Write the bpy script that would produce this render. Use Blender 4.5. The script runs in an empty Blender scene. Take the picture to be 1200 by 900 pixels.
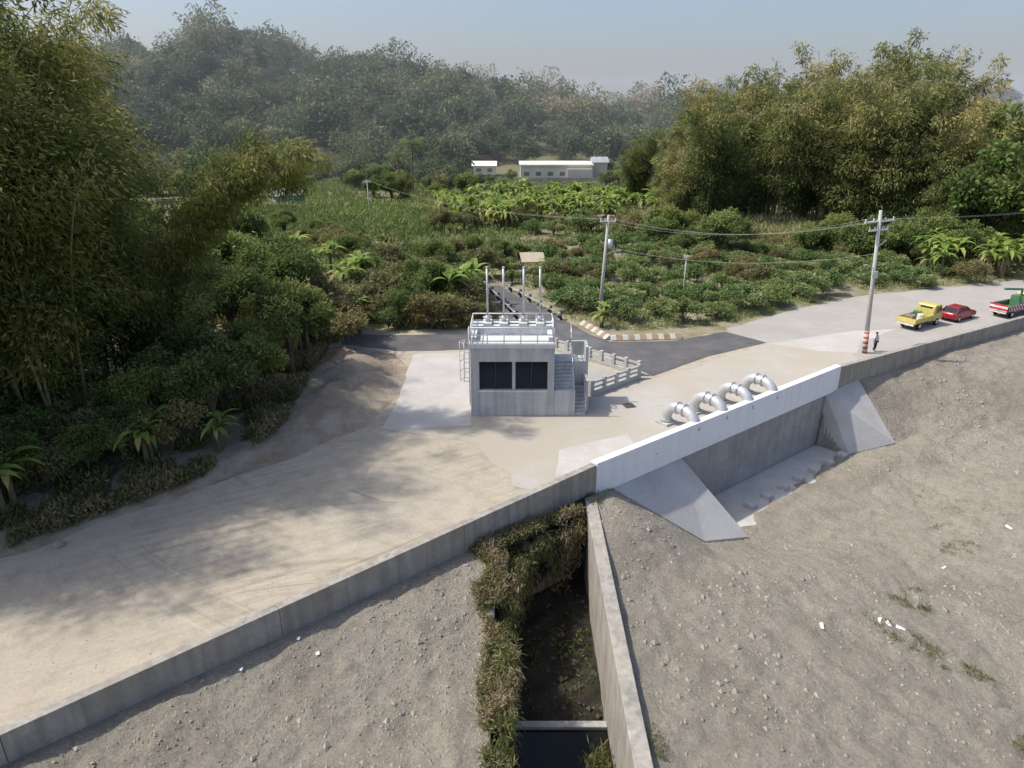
import bpy, math, random
import numpy as np
from mathutils import Vector, Matrix, noise
rad=math.radians
random.seed(11); RG=np.random.default_rng(11)
scene=bpy.context.scene
COL=scene.collection

# ------------------------------------------------------------------ camera calibration
CAM_H=20.0; PITCH=rad(21.1); FP=830.0
CP,SP=math.cos(PITCH),math.sin(PITCH)
def site(u,v,z=0.0):
    """image pixel coordinates projected back through the camera -> metric point on the level z"""
    a=(u-600)/FP; b=(v-450)/FP
    t=(CAM_H-z)/(SP+CP*b)
    return (a*t,(CP-SP*b)*t,z)
cam=bpy.data.cameras.new("camera"); cam.lens=FP/1200*36; cam.sensor_width=36; cam.clip_end=5000; cam.clip_start=.1
co=bpy.data.objects.new("camera",cam); COL.objects.link(co); co.location=(0,0,CAM_H); co.rotation_euler=(math.pi/2-PITCH,0,0)
scene.camera=co
scene.view_settings.view_transform='Standard'; scene.view_settings.look='None'; scene.view_settings.exposure=0

# ------------------------------------------------------------------ light
SUN_TO=Vector((-1,.02,0)).normalized(); EL=rad(54)
sd=Vector((SUN_TO.x*math.cos(EL),SUN_TO.y*math.cos(EL),math.sin(EL)))
sl=bpy.data.lights.new("sun",'SUN'); sl.energy=4.1; sl.angle=rad(1.1); sl.color=(1,.95,.87)
so=bpy.data.objects.new("sun",sl); COL.objects.link(so); so.rotation_euler=sd.to_track_quat('Z','Y').to_euler(); so.location=(-60,40,120)
w=bpy.data.worlds.new("World"); scene.world=w; w.use_nodes=True
nt=w.node_tree; nt.nodes.clear()
sky=nt.nodes.new('ShaderNodeTexSky'); sky.sky_type='NISHITA'; sky.sun_disc=False; sky.sun_elevation=EL; sky.sun_rotation=math.atan2(SUN_TO.x,SUN_TO.y)%(2*math.pi)
sky.air_density=1.0; sky.dust_density=3.5; sky.ozone_density=1.0
tn=nt.nodes.new('ShaderNodeMix'); tn.data_type='RGBA'; tn.blend_type='MULTIPLY'; tn.inputs[0].default_value=1; tn.inputs[7].default_value=(1.02,1.06,1.16,1)
bg=nt.nodes.new('ShaderNodeBackground'); bg.inputs[1].default_value=.15
ow=nt.nodes.new('ShaderNodeOutputWorld'); nt.links.new(sky.outputs[0],tn.inputs[6]); nt.links.new(tn.outputs[2],bg.inputs[0]); nt.links.new(bg.outputs[0],ow.inputs[0])

# ------------------------------------------------------------------ materials
def nmat(name):
    m=bpy.data.materials.new(name); m.use_nodes=True; n=m.node_tree; n.nodes.clear()
    o=n.nodes.new('ShaderNodeOutputMaterial'); return m,n,o
def N(n,t,**k):
    x=n.nodes.new(t)
    for a,b in k.items(): setattr(x,a,b)
    return x
def coords(n,world=False,scale=(1,1,1),rot=(0,0,0)):
    if world: src=N(n,'ShaderNodeNewGeometry').outputs['Position']
    else: src=N(n,'ShaderNodeTexCoord').outputs['Object']
    mp=N(n,'ShaderNodeMapping'); mp.inputs['Scale'].default_value=scale; mp.inputs['Rotation'].default_value=rot
    n.links.new(src,mp.inputs[0]); return mp.outputs[0]
def tnoise(n,vec,scale,detail=5,rough=.55,dist=0):
    x=N(n,'ShaderNodeTexNoise'); x.inputs['Scale'].default_value=scale; x.inputs['Detail'].default_value=detail; x.inputs['Roughness'].default_value=rough; x.inputs['Distortion'].default_value=dist
    n.links.new(vec,x.inputs['Vector']); return x.outputs[0]
def ramp(n,fac,stops):
    r=N(n,'ShaderNodeValToRGB'); e=r.color_ramp.elements
    while len(e)<len(stops): e.new(.5)
    for i,(p,c) in enumerate(stops):
        e[i].position=p; e[i].color=(*c,1) if len(c)==3 else c
    n.links.new(fac,r.inputs[0]); return r.outputs[0]
def mixc(n,fac,a,b,mode='MIX'):
    x=N(n,'ShaderNodeMix',data_type='RGBA',blend_type=mode)
    for s,val in ((0,fac),(6,a),(7,b)):
        if hasattr(val,'is_output'): n.links.new(val,x.inputs[s])
        else: x.inputs[s].default_value=val if s==0 else (*val,1)
    return x.outputs[2]
def g(v): return (v,v,v)
def bumpn(n,h,strength,dist=.05):
    b=N(n,'ShaderNodeBump'); b.inputs['Strength'].default_value=strength; b.inputs['Distance'].default_value=dist
    n.links.new(h,b.inputs['Height']); return b.outputs[0]
def surf(name,col,rough=.8,var=.15,scale=1.5,bump=.2,bscale=25,metal=0,world=False,streak=0,dirt=None,dirtamt=.5,bdist=.02,dlo=.42,dhi=.72,dscale=.45):
    m,n,o=nmat(name); v=coords(n,world)
    a=tnoise(n,v,scale); b=tnoise(n,v,scale*9,3)
    c=ramp(n,a,[(.25,tuple(x*(1-var) for x in col)),(.75,tuple(min(1,x*(1+var)) for x in col))])
    c=mixc(n,1.0,c,ramp(n,b,[(.2,g(1-var*.8)),(.8,g(1+var*.5))]),'MULTIPLY')
    if streak:
        vs=coords(n,world,(1.6,1.6,.12)); s=tnoise(n,vs,1.6,5)
        c=mixc(n,1.0,c,ramp(n,s,[(.38,g(1-streak)),(.58,g(1))]),'MULTIPLY')
    if dirt:
        d=tnoise(n,v,dscale,7,.65); c=mixc(n,ramp(n,d,[(dlo,g(0)),(dhi,g(dirtamt))]),c,dirt)
    p=N(n,'ShaderNodeBsdfPrincipled'); p.inputs['Roughness'].default_value=rough; p.inputs['Metallic'].default_value=metal
    if metal==0 and rough>.75: p.inputs['Specular IOR Level'].default_value=.2
    n.links.new(c,p.inputs['Base Color'])
    if bump:
        n.links.new(bumpn(n,tnoise(n,v,bscale,4),bump,bdist),p.inputs['Normal'])
    n.links.new(p.outputs[0],o.inputs[0]); return m
def dirt_mat(name,c1,c2,c3,track=.35,ang=38.5,rocky=.6,big=.06,litter=None,grain=.16,rings=None,ringamt=.12):
    m,n,o=nmat(name); v=coords(n,True)
    a=tnoise(n,v,big,6,.6,.6); c=ramp(n,a,[(.3,c1),(.52,c2),(.72,c3)])
    b=tnoise(n,v,.9,7,.68); c=mixc(n,1,c,ramp(n,b,[(.25,g(.78)),(.5,g(1)),(.8,g(1.1))]),'MULTIPLY')
    f=tnoise(n,v,7,6,.8); c=mixc(n,1,c,ramp(n,f,[(.33,g(1-grain*1.4)),(.5,g(1)),(.72,g(1+grain))]),'MULTIPLY')
    if litter: 
        c=mixc(n,ramp(n,tnoise(n,v,.35,6,.7),[(.45,g(0)),(.6,g(.8))]),c,litter)
    mp=coords(n,True,(1,1,1),(0,0,-rad(ang)))
    wv=N(n,'ShaderNodeMapping'); wv.inputs['Scale'].default_value=(.03,1.3,1); n.links.new(mp,wv.inputs[0])
    t=tnoise(n,wv.outputs[0],1.6,3,.6,.3)
    msk=ramp(n,tnoise(n,v,.09,3),[(.42,g(0)),(.62,g(1))])
    tm=ramp(n,t,[(.4,g(1-track)),(.5,g(1)),(.62,g(1+track*.35))])
    c=mixc(n,msk,c,mixc(n,1,c,tm,'MULTIPLY'))
    for k,(cx,cy) in enumerate(rings or []):
        # curved wheel tracks: narrow bands at constant turning radius
        sb=N(n,'ShaderNodeVectorMath',operation='DISTANCE'); n.links.new(v,sb.inputs[0]); sb.inputs[1].default_value=(cx,cy,0)
        cb=N(n,'ShaderNodeCombineXYZ'); n.links.new(sb.outputs['Value'],cb.inputs[0])
        q=tnoise(n,cb.outputs[0],1.3,3,.7); mk=ramp(n,tnoise(n,v,.07+.02*k,2,.5,.5),[(.48,g(0)),(.6,g(1))])
        c=mixc(n,mk,c,mixc(n,1,c,ramp(n,q,[(.36,g(1-ringamt*1.5)),(.45,g(1)),(.56,g(1)),(.66,g(1+ringamt))]),'MULTIPLY'))
    p=N(n,'ShaderNodeBsdfPrincipled'); p.inputs['Roughness'].default_value=.95; p.inputs['Specular IOR Level'].default_value=.1
    n.links.new(c,p.inputs['Base Color'])
    n.links.new(bumpn(n,tnoise(n,v,2.2,10,.76),rocky,.25),p.inputs['Normal'])
    n.links.new(p.outputs[0],o.inputs[0]); return m
def leafmat(name,stops,trans=.25,rnd=.2,gain=1.0):
    m,n,o=nmat(name)
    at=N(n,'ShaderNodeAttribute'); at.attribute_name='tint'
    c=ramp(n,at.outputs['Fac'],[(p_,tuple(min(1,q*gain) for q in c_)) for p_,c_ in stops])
    if rnd:
        oi=N(n,'ShaderNodeObjectInfo'); c=mixc(n,1,c,ramp(n,oi.outputs['Random'],[(0,(1-rnd,1-rnd*.6,1-rnd)),(.5,(1,1,1)),(1,(1+rnd*1.3,1+rnd*.7,1+rnd*.3))]),'MULTIPLY')
    p=N(n,'ShaderNodeBsdfPrincipled'); p.inputs['Roughness'].default_value=.6; p.inputs['Specular IOR Level'].default_value=.2
    tr=N(n,'ShaderNodeBsdfTranslucent'); mx=N(n,'ShaderNodeMixShader'); mx.inputs[0].default_value=trans
    n.links.new(c,p.inputs['Base Color']); n.links.new(c,tr.inputs[0]); n.links.new(p.outputs[0],mx.inputs[1]); n.links.new(tr.outputs[0],mx.inputs[2])
    n.links.new(mx.outputs[0],o.inputs[0]); return m

M={}
M['yard']=dirt_mat('yard_dirt',(.385,.335,.26),(.435,.385,.30),(.40,.36,.295),.14,30,.1,rings=[(-32,62),(-6,6),(14,70)],grain=.1,ringamt=.16)
M['river']=dirt_mat('river_dirt',(.275,.243,.193),(.355,.318,.255),(.31,.28,.228),.1,-62,1.0,grain=.22,big=.12,rings=[(52,0)],ringamt=.07)
M['soil']=dirt_mat('field_soil',(.17,.17,.09),(.22,.20,.12),(.14,.16,.065),.1,10,.5,.03)
M['bank']=dirt_mat('bank_soil',(.36,.305,.23),(.43,.37,.285),(.39,.33,.26),.05,10,.7,.1,(.28,.21,.14))
M['orchard']=dirt_mat('orchard_soil',(.27,.24,.16),(.33,.29,.205),(.22,.23,.12),.1,20,.5,.06,(.18,.18,.09))
M['silt_shade']=dirt_mat('channel_silt_shade',(.028,.026,.02),(.05,.045,.035),(.025,.03,.018),.1,90,.8,.3)  # silt made extra dark: shade of wall and vines put into its colour
M['asphalt']=surf('asphalt',(.105,.105,.11),.85,.2,.3,.3,60,world=True,dirt=(.25,.22,.18),dirtamt=.35)
M['concrete_yard']=surf('yard_concrete',(.44,.415,.37),.9,.12,.25,.15,30,world=True,dirt=(.42,.375,.30),dirtamt=.95,dlo=.38,dhi=.55,dscale=.16)
M['bright_conc']=surf('new_concrete',(.50,.48,.445),.9,.1,.3,.15,30,world=True,dirt=(.43,.385,.32),dirtamt=.7)
M['road_conc']=surf('road_concrete',(.39,.37,.34),.9,.12,.2,.15,30,world=True,dirt=(.36,.325,.27),dirtamt=.8)
M['wall']=surf('wall_concrete',(.38,.355,.31),.9,.2,.8,.5,18,world=True,streak=.26,dirt=(.38,.325,.25),dirtamt=.5)
M['whitewall']=surf('white_wall_paint',(.86,.88,.9),.6,.03,1.,.05,20,world=True,streak=.06)
M['pitwall']=surf('pit_concrete',(.36,.355,.34),.9,.2,.7,.4,14,world=True,streak=.12)
M['wing']=surf('wing_concrete',(.46,.455,.44),.9,.12,.5,.3,14,world=True,dirt=(.38,.34,.27),dirtamt=.5,dlo=.5)
M['floor']=surf('basin_concrete',(.55,.53,.49),.9,.1,.5,.2,14,world=True,dirt=(.40,.36,.29),dirtamt=.75)
M['station']=surf('station_concrete',(.50,.51,.50),.85,.12,.8,.25,20,streak=.2)
M['stationlight']=surf('pale_concrete',(.64,.65,.63),.85,.1,.8,.15,20,streak=.12)
M['railconc']=surf('rail_concrete',(.43,.43,.41),.85,.18,1.2,.2,20)
M['kerb']=surf('brown_kerb_paint',(.30,.20,.12),.85,.2,2,.2,20,dirt=(.38,.33,.25),dirtamt=.6)
M['dark']=surf('dark_louver',(.02,.022,.026),.35,.2,2,0)
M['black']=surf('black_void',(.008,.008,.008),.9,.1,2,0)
M['steel']=surf('galvanised_steel',(.60,.61,.62),.4,.12,3,.05,40,metal=.65)
M['whitemetal']=surf('white_metal',(.72,.73,.73),.45,.05,3,0)
M['pipe']=surf('silver_paint',(.56,.57,.58),.45,.15,2.5,.05,20,metal=.3,dirt=(.4,.38,.33),dirtamt=.4)
M['pole']=surf('pole_concrete',(.46,.45,.42),.85,.1,1,.1,30)
M['wood']=surf('old_wood',(.25,.21,.16),.9,.2,3,.3,30)
M['tanroof']=surf('tan_sheet_roof',(.42,.36,.27),.8,.15,1,.1,20)
M['yellow']=surf('yellow_paint',(.62,.52,.14),.4,.12,2,0,dirt=(.4,.35,.2),dirtamt=.5)
M['red']=surf('red_paint',(.30,.025,.035),.25,.08,2,0)
M['green']=surf('green_paint',(.07,.18,.09),.4,.1,2,0)
M['white']=surf('white_paint',(.72,.72,.70),.5,.06,2,0)
M['tyre']=surf('tyre_rubber',(.02,.02,.02),.85,.1,5,0)
M['glass']=surf('dark_glass',(.02,.025,.03),.1,.05,2,0)
M['dullglass']=surf('dusty_window',(.14,.15,.15),.5,.2,2,0)
M['lamp']=surf('lamp_lens',(.7,.68,.6),.2,.05,2,0)
M['redlamp']=surf('red_lens',(.4,.01,.01),.25,.05,2,0)
M['skin']=surf('skin',(.4,.23,.15),.6,.05,3,0)
M['navy']=surf('dark_cloth',(.03,.035,.06),.9,.1,6,0)
M['shirt']=surf('light_cloth',(.6,.62,.65),.9,.06,6,0)
M['bark']=surf('bark',(.16,.13,.09),.95,.3,3,.6,25)
M['culm']=surf('bamboo_culm',(.24,.23,.11),.6,.3,1,.1,10)
M['stone']=surf('stone',(.33,.30,.245),.95,.25,1,.4,10,world=True)
M['roofw']=surf('pale_roof',(.80,.78,.66),.6,.06,.2,0)
M['dullroof']=surf('dull_sheet_roof',(.34,.36,.36),.7,.2,.5,0)
M['housewall']=surf('house_plaster',(.62,.59,.50),.85,.1,.3,.1,10)
M['housegreen']=surf('green_sheet_wall',(.25,.36,.31),.7,.1,.3,.0,10)
M['rust']=surf('rusty_plate',(.09,.075,.06),.8,.3,2,.2,20)
M['bamnear']=leafmat('bamboo_leaf_near',[(0,(.045,.065,.022)),(.3,(.10,.13,.035)),(.55,(.20,.22,.06)),(.8,(.33,.31,.10)),(1,(.42,.36,.17))],.42,.18,1.0)
M['bam']=leafmat('bamboo_leaf',[(0,(.05,.07,.028)),(.3,(.13,.155,.055)),(.55,(.23,.24,.085)),(.8,(.36,.33,.13)),(1,(.46,.39,.22))],.35,.25,1.05)
M['leaf']=leafmat('broad_leaf',[(0,(.045,.075,.026)),(.4,(.115,.17,.05)),(.75,(.21,.27,.08)),(1,(.32,.34,.13))],.35)
M['dry']=leafmat('dry_leaf',[(0,(.10,.10,.045)),(.4,(.20,.19,.085)),(.75,(.30,.27,.13)),(1,(.21,.27,.09))],.32)
M['mango']=leafmat('orchard_leaf',[(0,(.06,.10,.035)),(.4,(.14,.21,.07)),(.75,(.25,.32,.12)),(1,(.38,.38,.2))],.3)
M['banana']=leafmat('banana_leaf',[(0,(.12,.20,.04)),(.5,(.25,.35,.08)),(.85,(.38,.42,.13)),(1,(.42,.34,.17))],.38)
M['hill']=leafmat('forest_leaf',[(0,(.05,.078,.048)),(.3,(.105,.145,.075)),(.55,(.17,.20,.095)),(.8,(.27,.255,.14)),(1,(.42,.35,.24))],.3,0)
M['grass']=leafmat('grass_blade',[(0,(.10,.14,.045)),(.4,(.20,.26,.08)),(.7,(.31,.35,.13)),(1,(.40,.36,.2))],.35,0)
M['weed']=leafmat('weed_leaf',[(0,(.05,.07,.02)),(.4,(.12,.15,.045)),(.6,(.2,.2,.08)),(.8,(.28,.22,.12)),(1,(.38,.30,.20))],.25,0)

# ------------------------------------------------------------------ mesh builder
class MB:
    def __init__(s): s.v=[];s.f=[];s.m=[]
    def add(s,vs,fs,m=0):
        o=len(s.v); s.v+=[tuple(x) for x in vs]; s.f+=[tuple(i+o for i in f) for f in fs]; s.m+=[m]*len(fs)
    def bx(s,x0,x1,y0,y1,z0,z1,m=0):
        s.add([(x0,y0,z0),(x1,y0,z0),(x1,y1,z0),(x0,y1,z0),(x0,y0,z1),(x1,y0,z1),(x1,y1,z1),(x0,y1,z1)],
              [(0,3,2,1),(4,5,6,7),(0,1,5,4),(1,2,6,5),(2,3,7,6),(3,0,4,7)],m)
    def box(s,c,size,rz=0,m=0):
        hx,hy,hz=[q/2 for q in size]; cr,sr=math.cos(rz),math.sin(rz); vs=[]
        for dz in(-hz,hz):
            for dx,dy in((-hx,-hy),(hx,-hy),(hx,hy),(-hx,hy)): vs.append((c[0]+dx*cr-dy*sr,c[1]+dx*sr+dy*cr,c[2]+dz))
        s.add(vs,[(0,3,2,1),(4,5,6,7),(0,1,5,4),(1,2,6,5),(2,3,7,6),(3,0,4,7)],m)
    def hexa(s,b,t,m=0):
        s.add(list(b)+list(t),[(0,3,2,1),(4,5,6,7),(0,1,5,4),(1,2,6,5),(2,3,7,6),(3,0,4,7)],m)
    def side(s,prof,y0,y1,m=0):
        n=len(prof); s.add([(x,y0,z) for x,z in prof]+[(x,y1,z) for x,z in prof],
            [tuple(range(n)),tuple(range(2*n-1,n-1,-1))]+[(i,i+n,(i+1)%n+n,(i+1)%n) for i in range(n)],m)
    def tube(s,pts,r,seg=8,m=0,caps=True):
        pts=[Vector(p) for p in pts]; n=len(pts); rs=r if isinstance(r,(list,tuple)) else [r]*n
        T=[]
        for i in range(n):
            a=pts[max(0,i-1)]; b=pts[min(n-1,i+1)]; T.append((b-a).normalized())
        ref=Vector((0,0,1)) if abs(T[0].z)<.9 else Vector((1,0,0))
        U=T[0].cross(ref).normalized(); vs=[]
        for i in range(n):
            U=(U-T[i]*U.dot(T[i])).normalized(); W=T[i].cross(U)
            for k in range(seg):
                q=2*math.pi*k/seg; vs.append(pts[i]+U*(rs[i]*math.cos(q))+W*(rs[i]*math.sin(q)))
        fs=[]
        for i in range(n-1):
            for k in range(seg):
                k2=(k+1)%seg; fs.append((i*seg+k,i*seg+k2,(i+1)*seg+k2,(i+1)*seg+k))
        if caps: fs+= [tuple(range(seg-1,-1,-1)),tuple((n-1)*seg+k for k in range(seg))]
        s.add(vs,fs,m)
    def mesh(s,name,mats,smooth=False):
        me=bpy.data.meshes.new(name); me.from_pydata(s.v,[],s.f)
        for x in mats: me.materials.append(x)
        me.polygons.foreach_set('material_index',s.m)
        if smooth: me.polygons.foreach_set('use_smooth',[len(f)<=4 for f in s.f])
        me.update(); return me
    def obj(s,name,mats,parent=None,loc=(0,0,0),rz=0,bevel=0,smooth=False):
        if not isinstance(mats,(list,tuple)): mats=[mats]
        ob=bpy.data.objects.new(name,s.mesh(name,mats,smooth)); COL.objects.link(ob)
        ob.location=loc; ob.rotation_euler=(0,0,rz)
        if parent: ob.parent=parent
        if bevel:
            b=ob.modifiers.new('bevel','BEVEL'); b.width=bevel; b.segments=2; b.limit_method='ANGLE'
        return ob
def thing(name,loc,rz,label,cat,group=None):
    e=bpy.data.objects.new(name,None); COL.objects.link(e); e.location=loc; e.rotation_euler=(0,0,rz); e.empty_display_size=.3
    e['label']=label; e['category']=cat
    if group: e['group']=group
    return e
def tag(o,label,cat,group=None,kind=None):
    o['label']=label; o['category']=cat
    if group:o['group']=group
    if kind:o['kind']=kind
    return o
def np_mesh(name,V,tint,mat):
    n,k,_=V.shape; me=bpy.data.meshes.new(name)
    me.vertices.add(n*k); me.vertices.foreach_set('co',V.astype(np.float32).ravel())
    me.loops.add(n*k); me.loops.foreach_set('vertex_index',np.arange(n*k,dtype=np.int32))
    me.polygons.add(n); me.polygons.foreach_set('loop_start',(np.arange(n)*k).astype(np.int32))
    me.update(calc_edges=True)
    if tint is not None:
        a=me.attributes.new('tint','FLOAT','FACE'); a.data.foreach_set('value',np.clip(tint,0,1).astype(np.float32))
    me.materials.append(mat); return me
def link(name,me,parent=None,loc=(0,0,0)):
    o=bpy.data.objects.new(name,me); COL.objects.link(o); o.location=loc
    if parent:o.parent=parent
    return o
def unit(a): return a/np.maximum(np.linalg.norm(a,axis=1,keepdims=True),1e-6)
def leaves(c,d,l,wd):
    """diamond leaf per row"""
    r=RG.normal(size=c.shape); s=unit(np.cross(d,r)); l=l[:,None]; wd=wd[:,None]
    m=c+d*l*.42
    return np.stack([c,m+s*wd/2,c+d*l,m-s*wd/2],1)

# ------------------------------------------------------------------ heights
WX=[-400,-16.8,4.9,26.3,50.7,80,150,600]; WY=[-315,17.5,36.5,53.3,67.8,80,95,110]
def Yw(x): return float(np.interp(x,WX,WY))
def S(t): t=max(0,min(1,t)); return t*t*(3-2*t)
def fr(x,y,s,o=4): return noise.fractal(Vector((x*s,y*s,3.7)),1.0,2.0,o)
BY=[5,28.6,34.2,38.8,43.8,50,55.8,61.5]; BX=[-60,-24.5,-18.8,-14.1,-9.8,-8.6,-9,-16]
RX=[-400,-200,-150,-120,-100,-85,-50,-31,-10,30,54,120,200,600]; RZ=[20,30,31,40,34,26,24,25,18,14,9,4,3,3]
def ground_z(x,y):
    z=0.
    if y<61.5:
        xb=float(np.interp(y,BY,BX)); t=(xb-x-.2)
        k=S(t/8.5)
        z=k*(.7+.45*fr(x,y,.25))+S(t/1.5)*(.08+.13*fr(x,y,1.0)+.05*fr(x,y,3,2))
        if y>42: z+=.75*S(t/2.5)*S((y-42)/3)*S((60-y)/4)*S((7-t)/4)*(1+fr(x,y,.5))
        if y<5: z=0
    else:
        z=-abs(fr(x,y,.2))*.12*S((y-62)/4)
        if x<-18 : z+= .6*S((-18-x)/4)
    if y>225:
        rz=float(np.interp(x,RX,RZ))
        z+=rz*S((y-225)/115)*(1-.5*S((y-370)/200))+2.5*fr(x,y,.02)*S((y-230)/40)
    if y>430: z+=26*S((y-430)/220)*S((x-60)/160)
    return z
# basin geometry
def onwall(u,v,z,off=.1):
    x,y,_=site(u,v,z); return (x,Yw(x)+off,z)
LA=onwall(716,577,-.95); LB=onwall(800,540,-1.1); LC=site(877,629,-5.42); LD=site(826,634,-4.9)
RB=onwall(967,462,-1.1); RC=site(995,532,-5.42); RD=site(1049,519,-4.6); RA=onwall(1008,446,-.7)
BP=[(LA[0],LA[1]+3),(LA[0],LA[1]),LD[:2],LC[:2],RC[:2],RD[:2],(RA[0],RA[1]),(RA[0],RA[1]+3)]
WLP=[LA,LD,LC,LB]; WRP=[RB,RC,RD,RA]
def inside(x,y,P):
    c=False;n=len(P);j=n-1
    for i in range(n):
        xi,yi=P[i][:2];xj,yj=P[j][:2]
        if (yi>y)!=(yj>y) and x<(xj-xi)*(y-yi)/(yj-yi)+xi: c=not c
        j=i
    return c
def seg(x,y,a,b):
    """distance to a 3D segment seen in plan, and its height there"""
    ax,ay,az=a;bx_,by_,bz=b; dx,dy=bx_-ax,by_-ay
    t=max(0,min(1,((x-ax)*dx+(y-ay)*dy)/(dx*dx+dy*dy))); return math.hypot(ax+dx*t-x,ay+dy*t-y),az+(bz-az)*t
def triz(x,y,a,b,c):
    d=(b[1]-c[1])*(a[0]-c[0])+(c[0]-b[0])*(a[1]-c[1]); u=((b[1]-c[1])*(x-c[0])+(c[0]-b[0])*(y-c[1]))/d; v=((c[1]-a[1])*(x-c[0])+(a[0]-c[0])*(y-c[1]))/d; w_=1-u-v
    if min(u,v,w_)<-.03: return None
    return u*a[2]+v*b[2]+w_*c[2]
def wingz(x,y):
    for A,B,C,D in ((LA,LB,LC,LD),(RA,RB,RC,RD)):
        for tri in ((D,C,B),(D,B,A)):
            q=triz(x,y,*tri)
            if q is not None: return q
    return None
CX0,CX1=-.55,4.2
def river_z(x,y,raw=False):
    yw=Yw(x); d=yw-y
    zw=float(np.interp(x,[-17,-5,4,28,40,80],[-.3,-.6,-.85,-.95,-.35,-.35]))
    if x<0: drop,L=1.1,8
    else:
        far=S((d-4)/9); xe=x if x<4.9 else 4.9+(x-4.9)*(1-.45*far)
        drop=float(np.interp(xe,[0,4.9,15,31,44,80],[.5,.5,4.5,4.5,3.3,2.8])); L=float(np.interp(x,[0,5,14,33,44,60],[9,10,6,9,17,22]))
        drop*=1-.2*S((d-8)/14)
    z=zw-drop*(.4*S(d/L)+.6*min(1,d/L))
    z-=.4*S((d-12)/25)*(1 if x>6 else .3)
    nz=fr(x,y,.09,2)*.15+fr(x,y,.5,4)*.10
    if x<-.8: nz+=.24*max(0,fr(x+9,y,.35,4))+.09*fr(x,y,2.2,3)+.12*fr(x,y,.6,4)
    else: nz+=.09*fr(x,y,1.6,4)+.08*fr(x*.5+y*.3,y-x*.4,.8,3)+.12*max(0,fr(x+40,y,.3,3)-.1)
    if 4.2<x<6: nz*=.25+.75*(x-4.2)/1.8
    if 0>x>-2: nz*=.4
    z+=nz*S(d/1.2+.1)
    if 4.9<x<40:
        best=min((seg(x,y,LA,LD),seg(x,y,LD,LC),seg(x,y,LC,RC),seg(x,y,RC,RD),seg(x,y,RD,RA)),key=lambda q:q[0])
        k=S(best[0]/4.5); z=(best[1]-.03+.04*fr(x,y,1.5))*(1-k)+z*k
    if raw: return z
    if CX0-.25<x<CX1+.3 and d>.35:
        z=-5.75+.25*fr(x,y,.9,4)
        if y>24: z+=.35*S((y-24)/5)+.25*fr(x,y,.6)
        return z
    if 4.9<x<38:
        wz=wingz(x,y)
        if wz is not None: return min(z,wz-.2)
        if inside(x,y,BP):
            f=seg(x,y,LC,RC)[0]
            return -5.62+ .24*S((1.15+.7*fr(x,y,.6)-f)/.9)
    return z

def grid(name,xs,ds,fz,ysign,mats,off,pick=None):
    nx,nd=len(xs),len(ds); V=[]
    for x in xs:
        yw=Yw(x)
        for d in ds:
            y=yw+ysign*d+off; V.append((x,y,fz(x,y)))
    F=[(i*nd+j,(i+1)*nd+j,(i+1)*nd+j+1,i*nd+j+1) for i in range(nx-1) for j in range(nd-1)]
    me=bpy.data.meshes.new(name); me.from_pydata(V,[],F)
    for m_ in mats: me.materials.append(m_)
    if pick: me.polygons.foreach_set('material_index',[pick(*V[f[0]]) for f in F])
    me.polygons.foreach_set('use_smooth',[True]*len(F)); me.update()
    o=bpy.data.objects.new(name,me); COL.objects.link(o); o['kind']='structure'; return o
ar=lambda a,b,s:list(np.arange(a,b,s))
xs=ar(-400,-100,20)+ar(-100,-40,4)+ar(-40,20,.6)+ar(20,90,2.5)+ar(90,200,8)+ar(200,900,25)
ds=ar(0,50,.6)+ar(50,120,3)+ar(120,420,6)+ar(420,800,15)+ar(800,2500,120)
grid('ground',xs,ds,ground_z,1,[M['soil'],M['bank']],.25,lambda x,y,z:1 if y<66 and x<20 else 0)
xs=ar(-90,-20,3)+ar(-20,-1,.2)+[-.95,-.8,-.7,0,1,2,3,4.0,4.3,4.5,4.7]+ar(4.85,34,.18)+ar(34,60,.35)+ar(60,140,4)
ds=ar(0,30,.18)+ar(30,60,1.2)+ar(60,200,10)
grid('riverbank_ground',xs,ds,river_z,-1,[M['river'],M['silt_shade']],.1,lambda x,y,z:1 if -.9<x<4.4 else 0)

# ------------------------------------------------------------------ flat sheets
def sheet(name,poly,z,mat,jit=.25,step=1.2):
    pts=[]
    n=len(poly)
    for i in range(n):
        a=Vector(poly[i][:2]); b=Vector(poly[(i+1)%n][:2]); k=max(1,int((b-a).length/step))
        nn=(b-a).normalized(); nn=Vector((-nn.y,nn.x))
        for q in range(k):
            p=a+(b-a)*(q/k); r=fr(p.x,p.y,.5)*jit+fr(p.x,p.y,2)*jit*.4 if q else 0
            p=p+nn*r; pts.append((p.x,p.y,z))
    me=bpy.data.meshes.new(name); me.from_pydata(pts,[],[tuple(range(len(pts)))]); me.materials.append(mat); me.update()
    o=bpy.data.objects.new(name,me); COL.objects.link(o); o['kind']='structure'; return o
def P(*l): return [site(u,v) for u,v in l]
wl=lambda x,o=.45:(x,Yw(x)+o)
sheet('orchard_ground',P((655,395),(560,335),(590,300),(640,282),(760,276),(960,300),(1340,300),(1340,326),(1180,334),(1000,352),(850,392),(790,402)),.008,M['orchard'],.5)
sheet('thicket_ground',P((400,394),(395,372),(560,372),(600,392)),.012,M['orchard'],.5)
sheet('yard',[wl(-80),wl(-40),wl(-16.8),wl(4.9),wl(26.3),wl(50.7),wl(80)]+P((1320,318),(1180,332),(1000,350),(900,375),(850,388),(795,400),(700,402),(560,386),(410,388),(402,406),(455,412),(482,432),(474,462),(430,500),(330,542),(200,587),(0,655),(-300,760)),.02,M['yard'],.5)
sheet('road',P((880,398),(850,386),(920,366),(1000,348),(1200,328),(1330,318))+[wl(80,.6),wl(50.7,.6),wl(38,.6),wl(27.5,.6)]+P((965,432),(925,415)),.028,M['road_conc'],.25)
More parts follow.
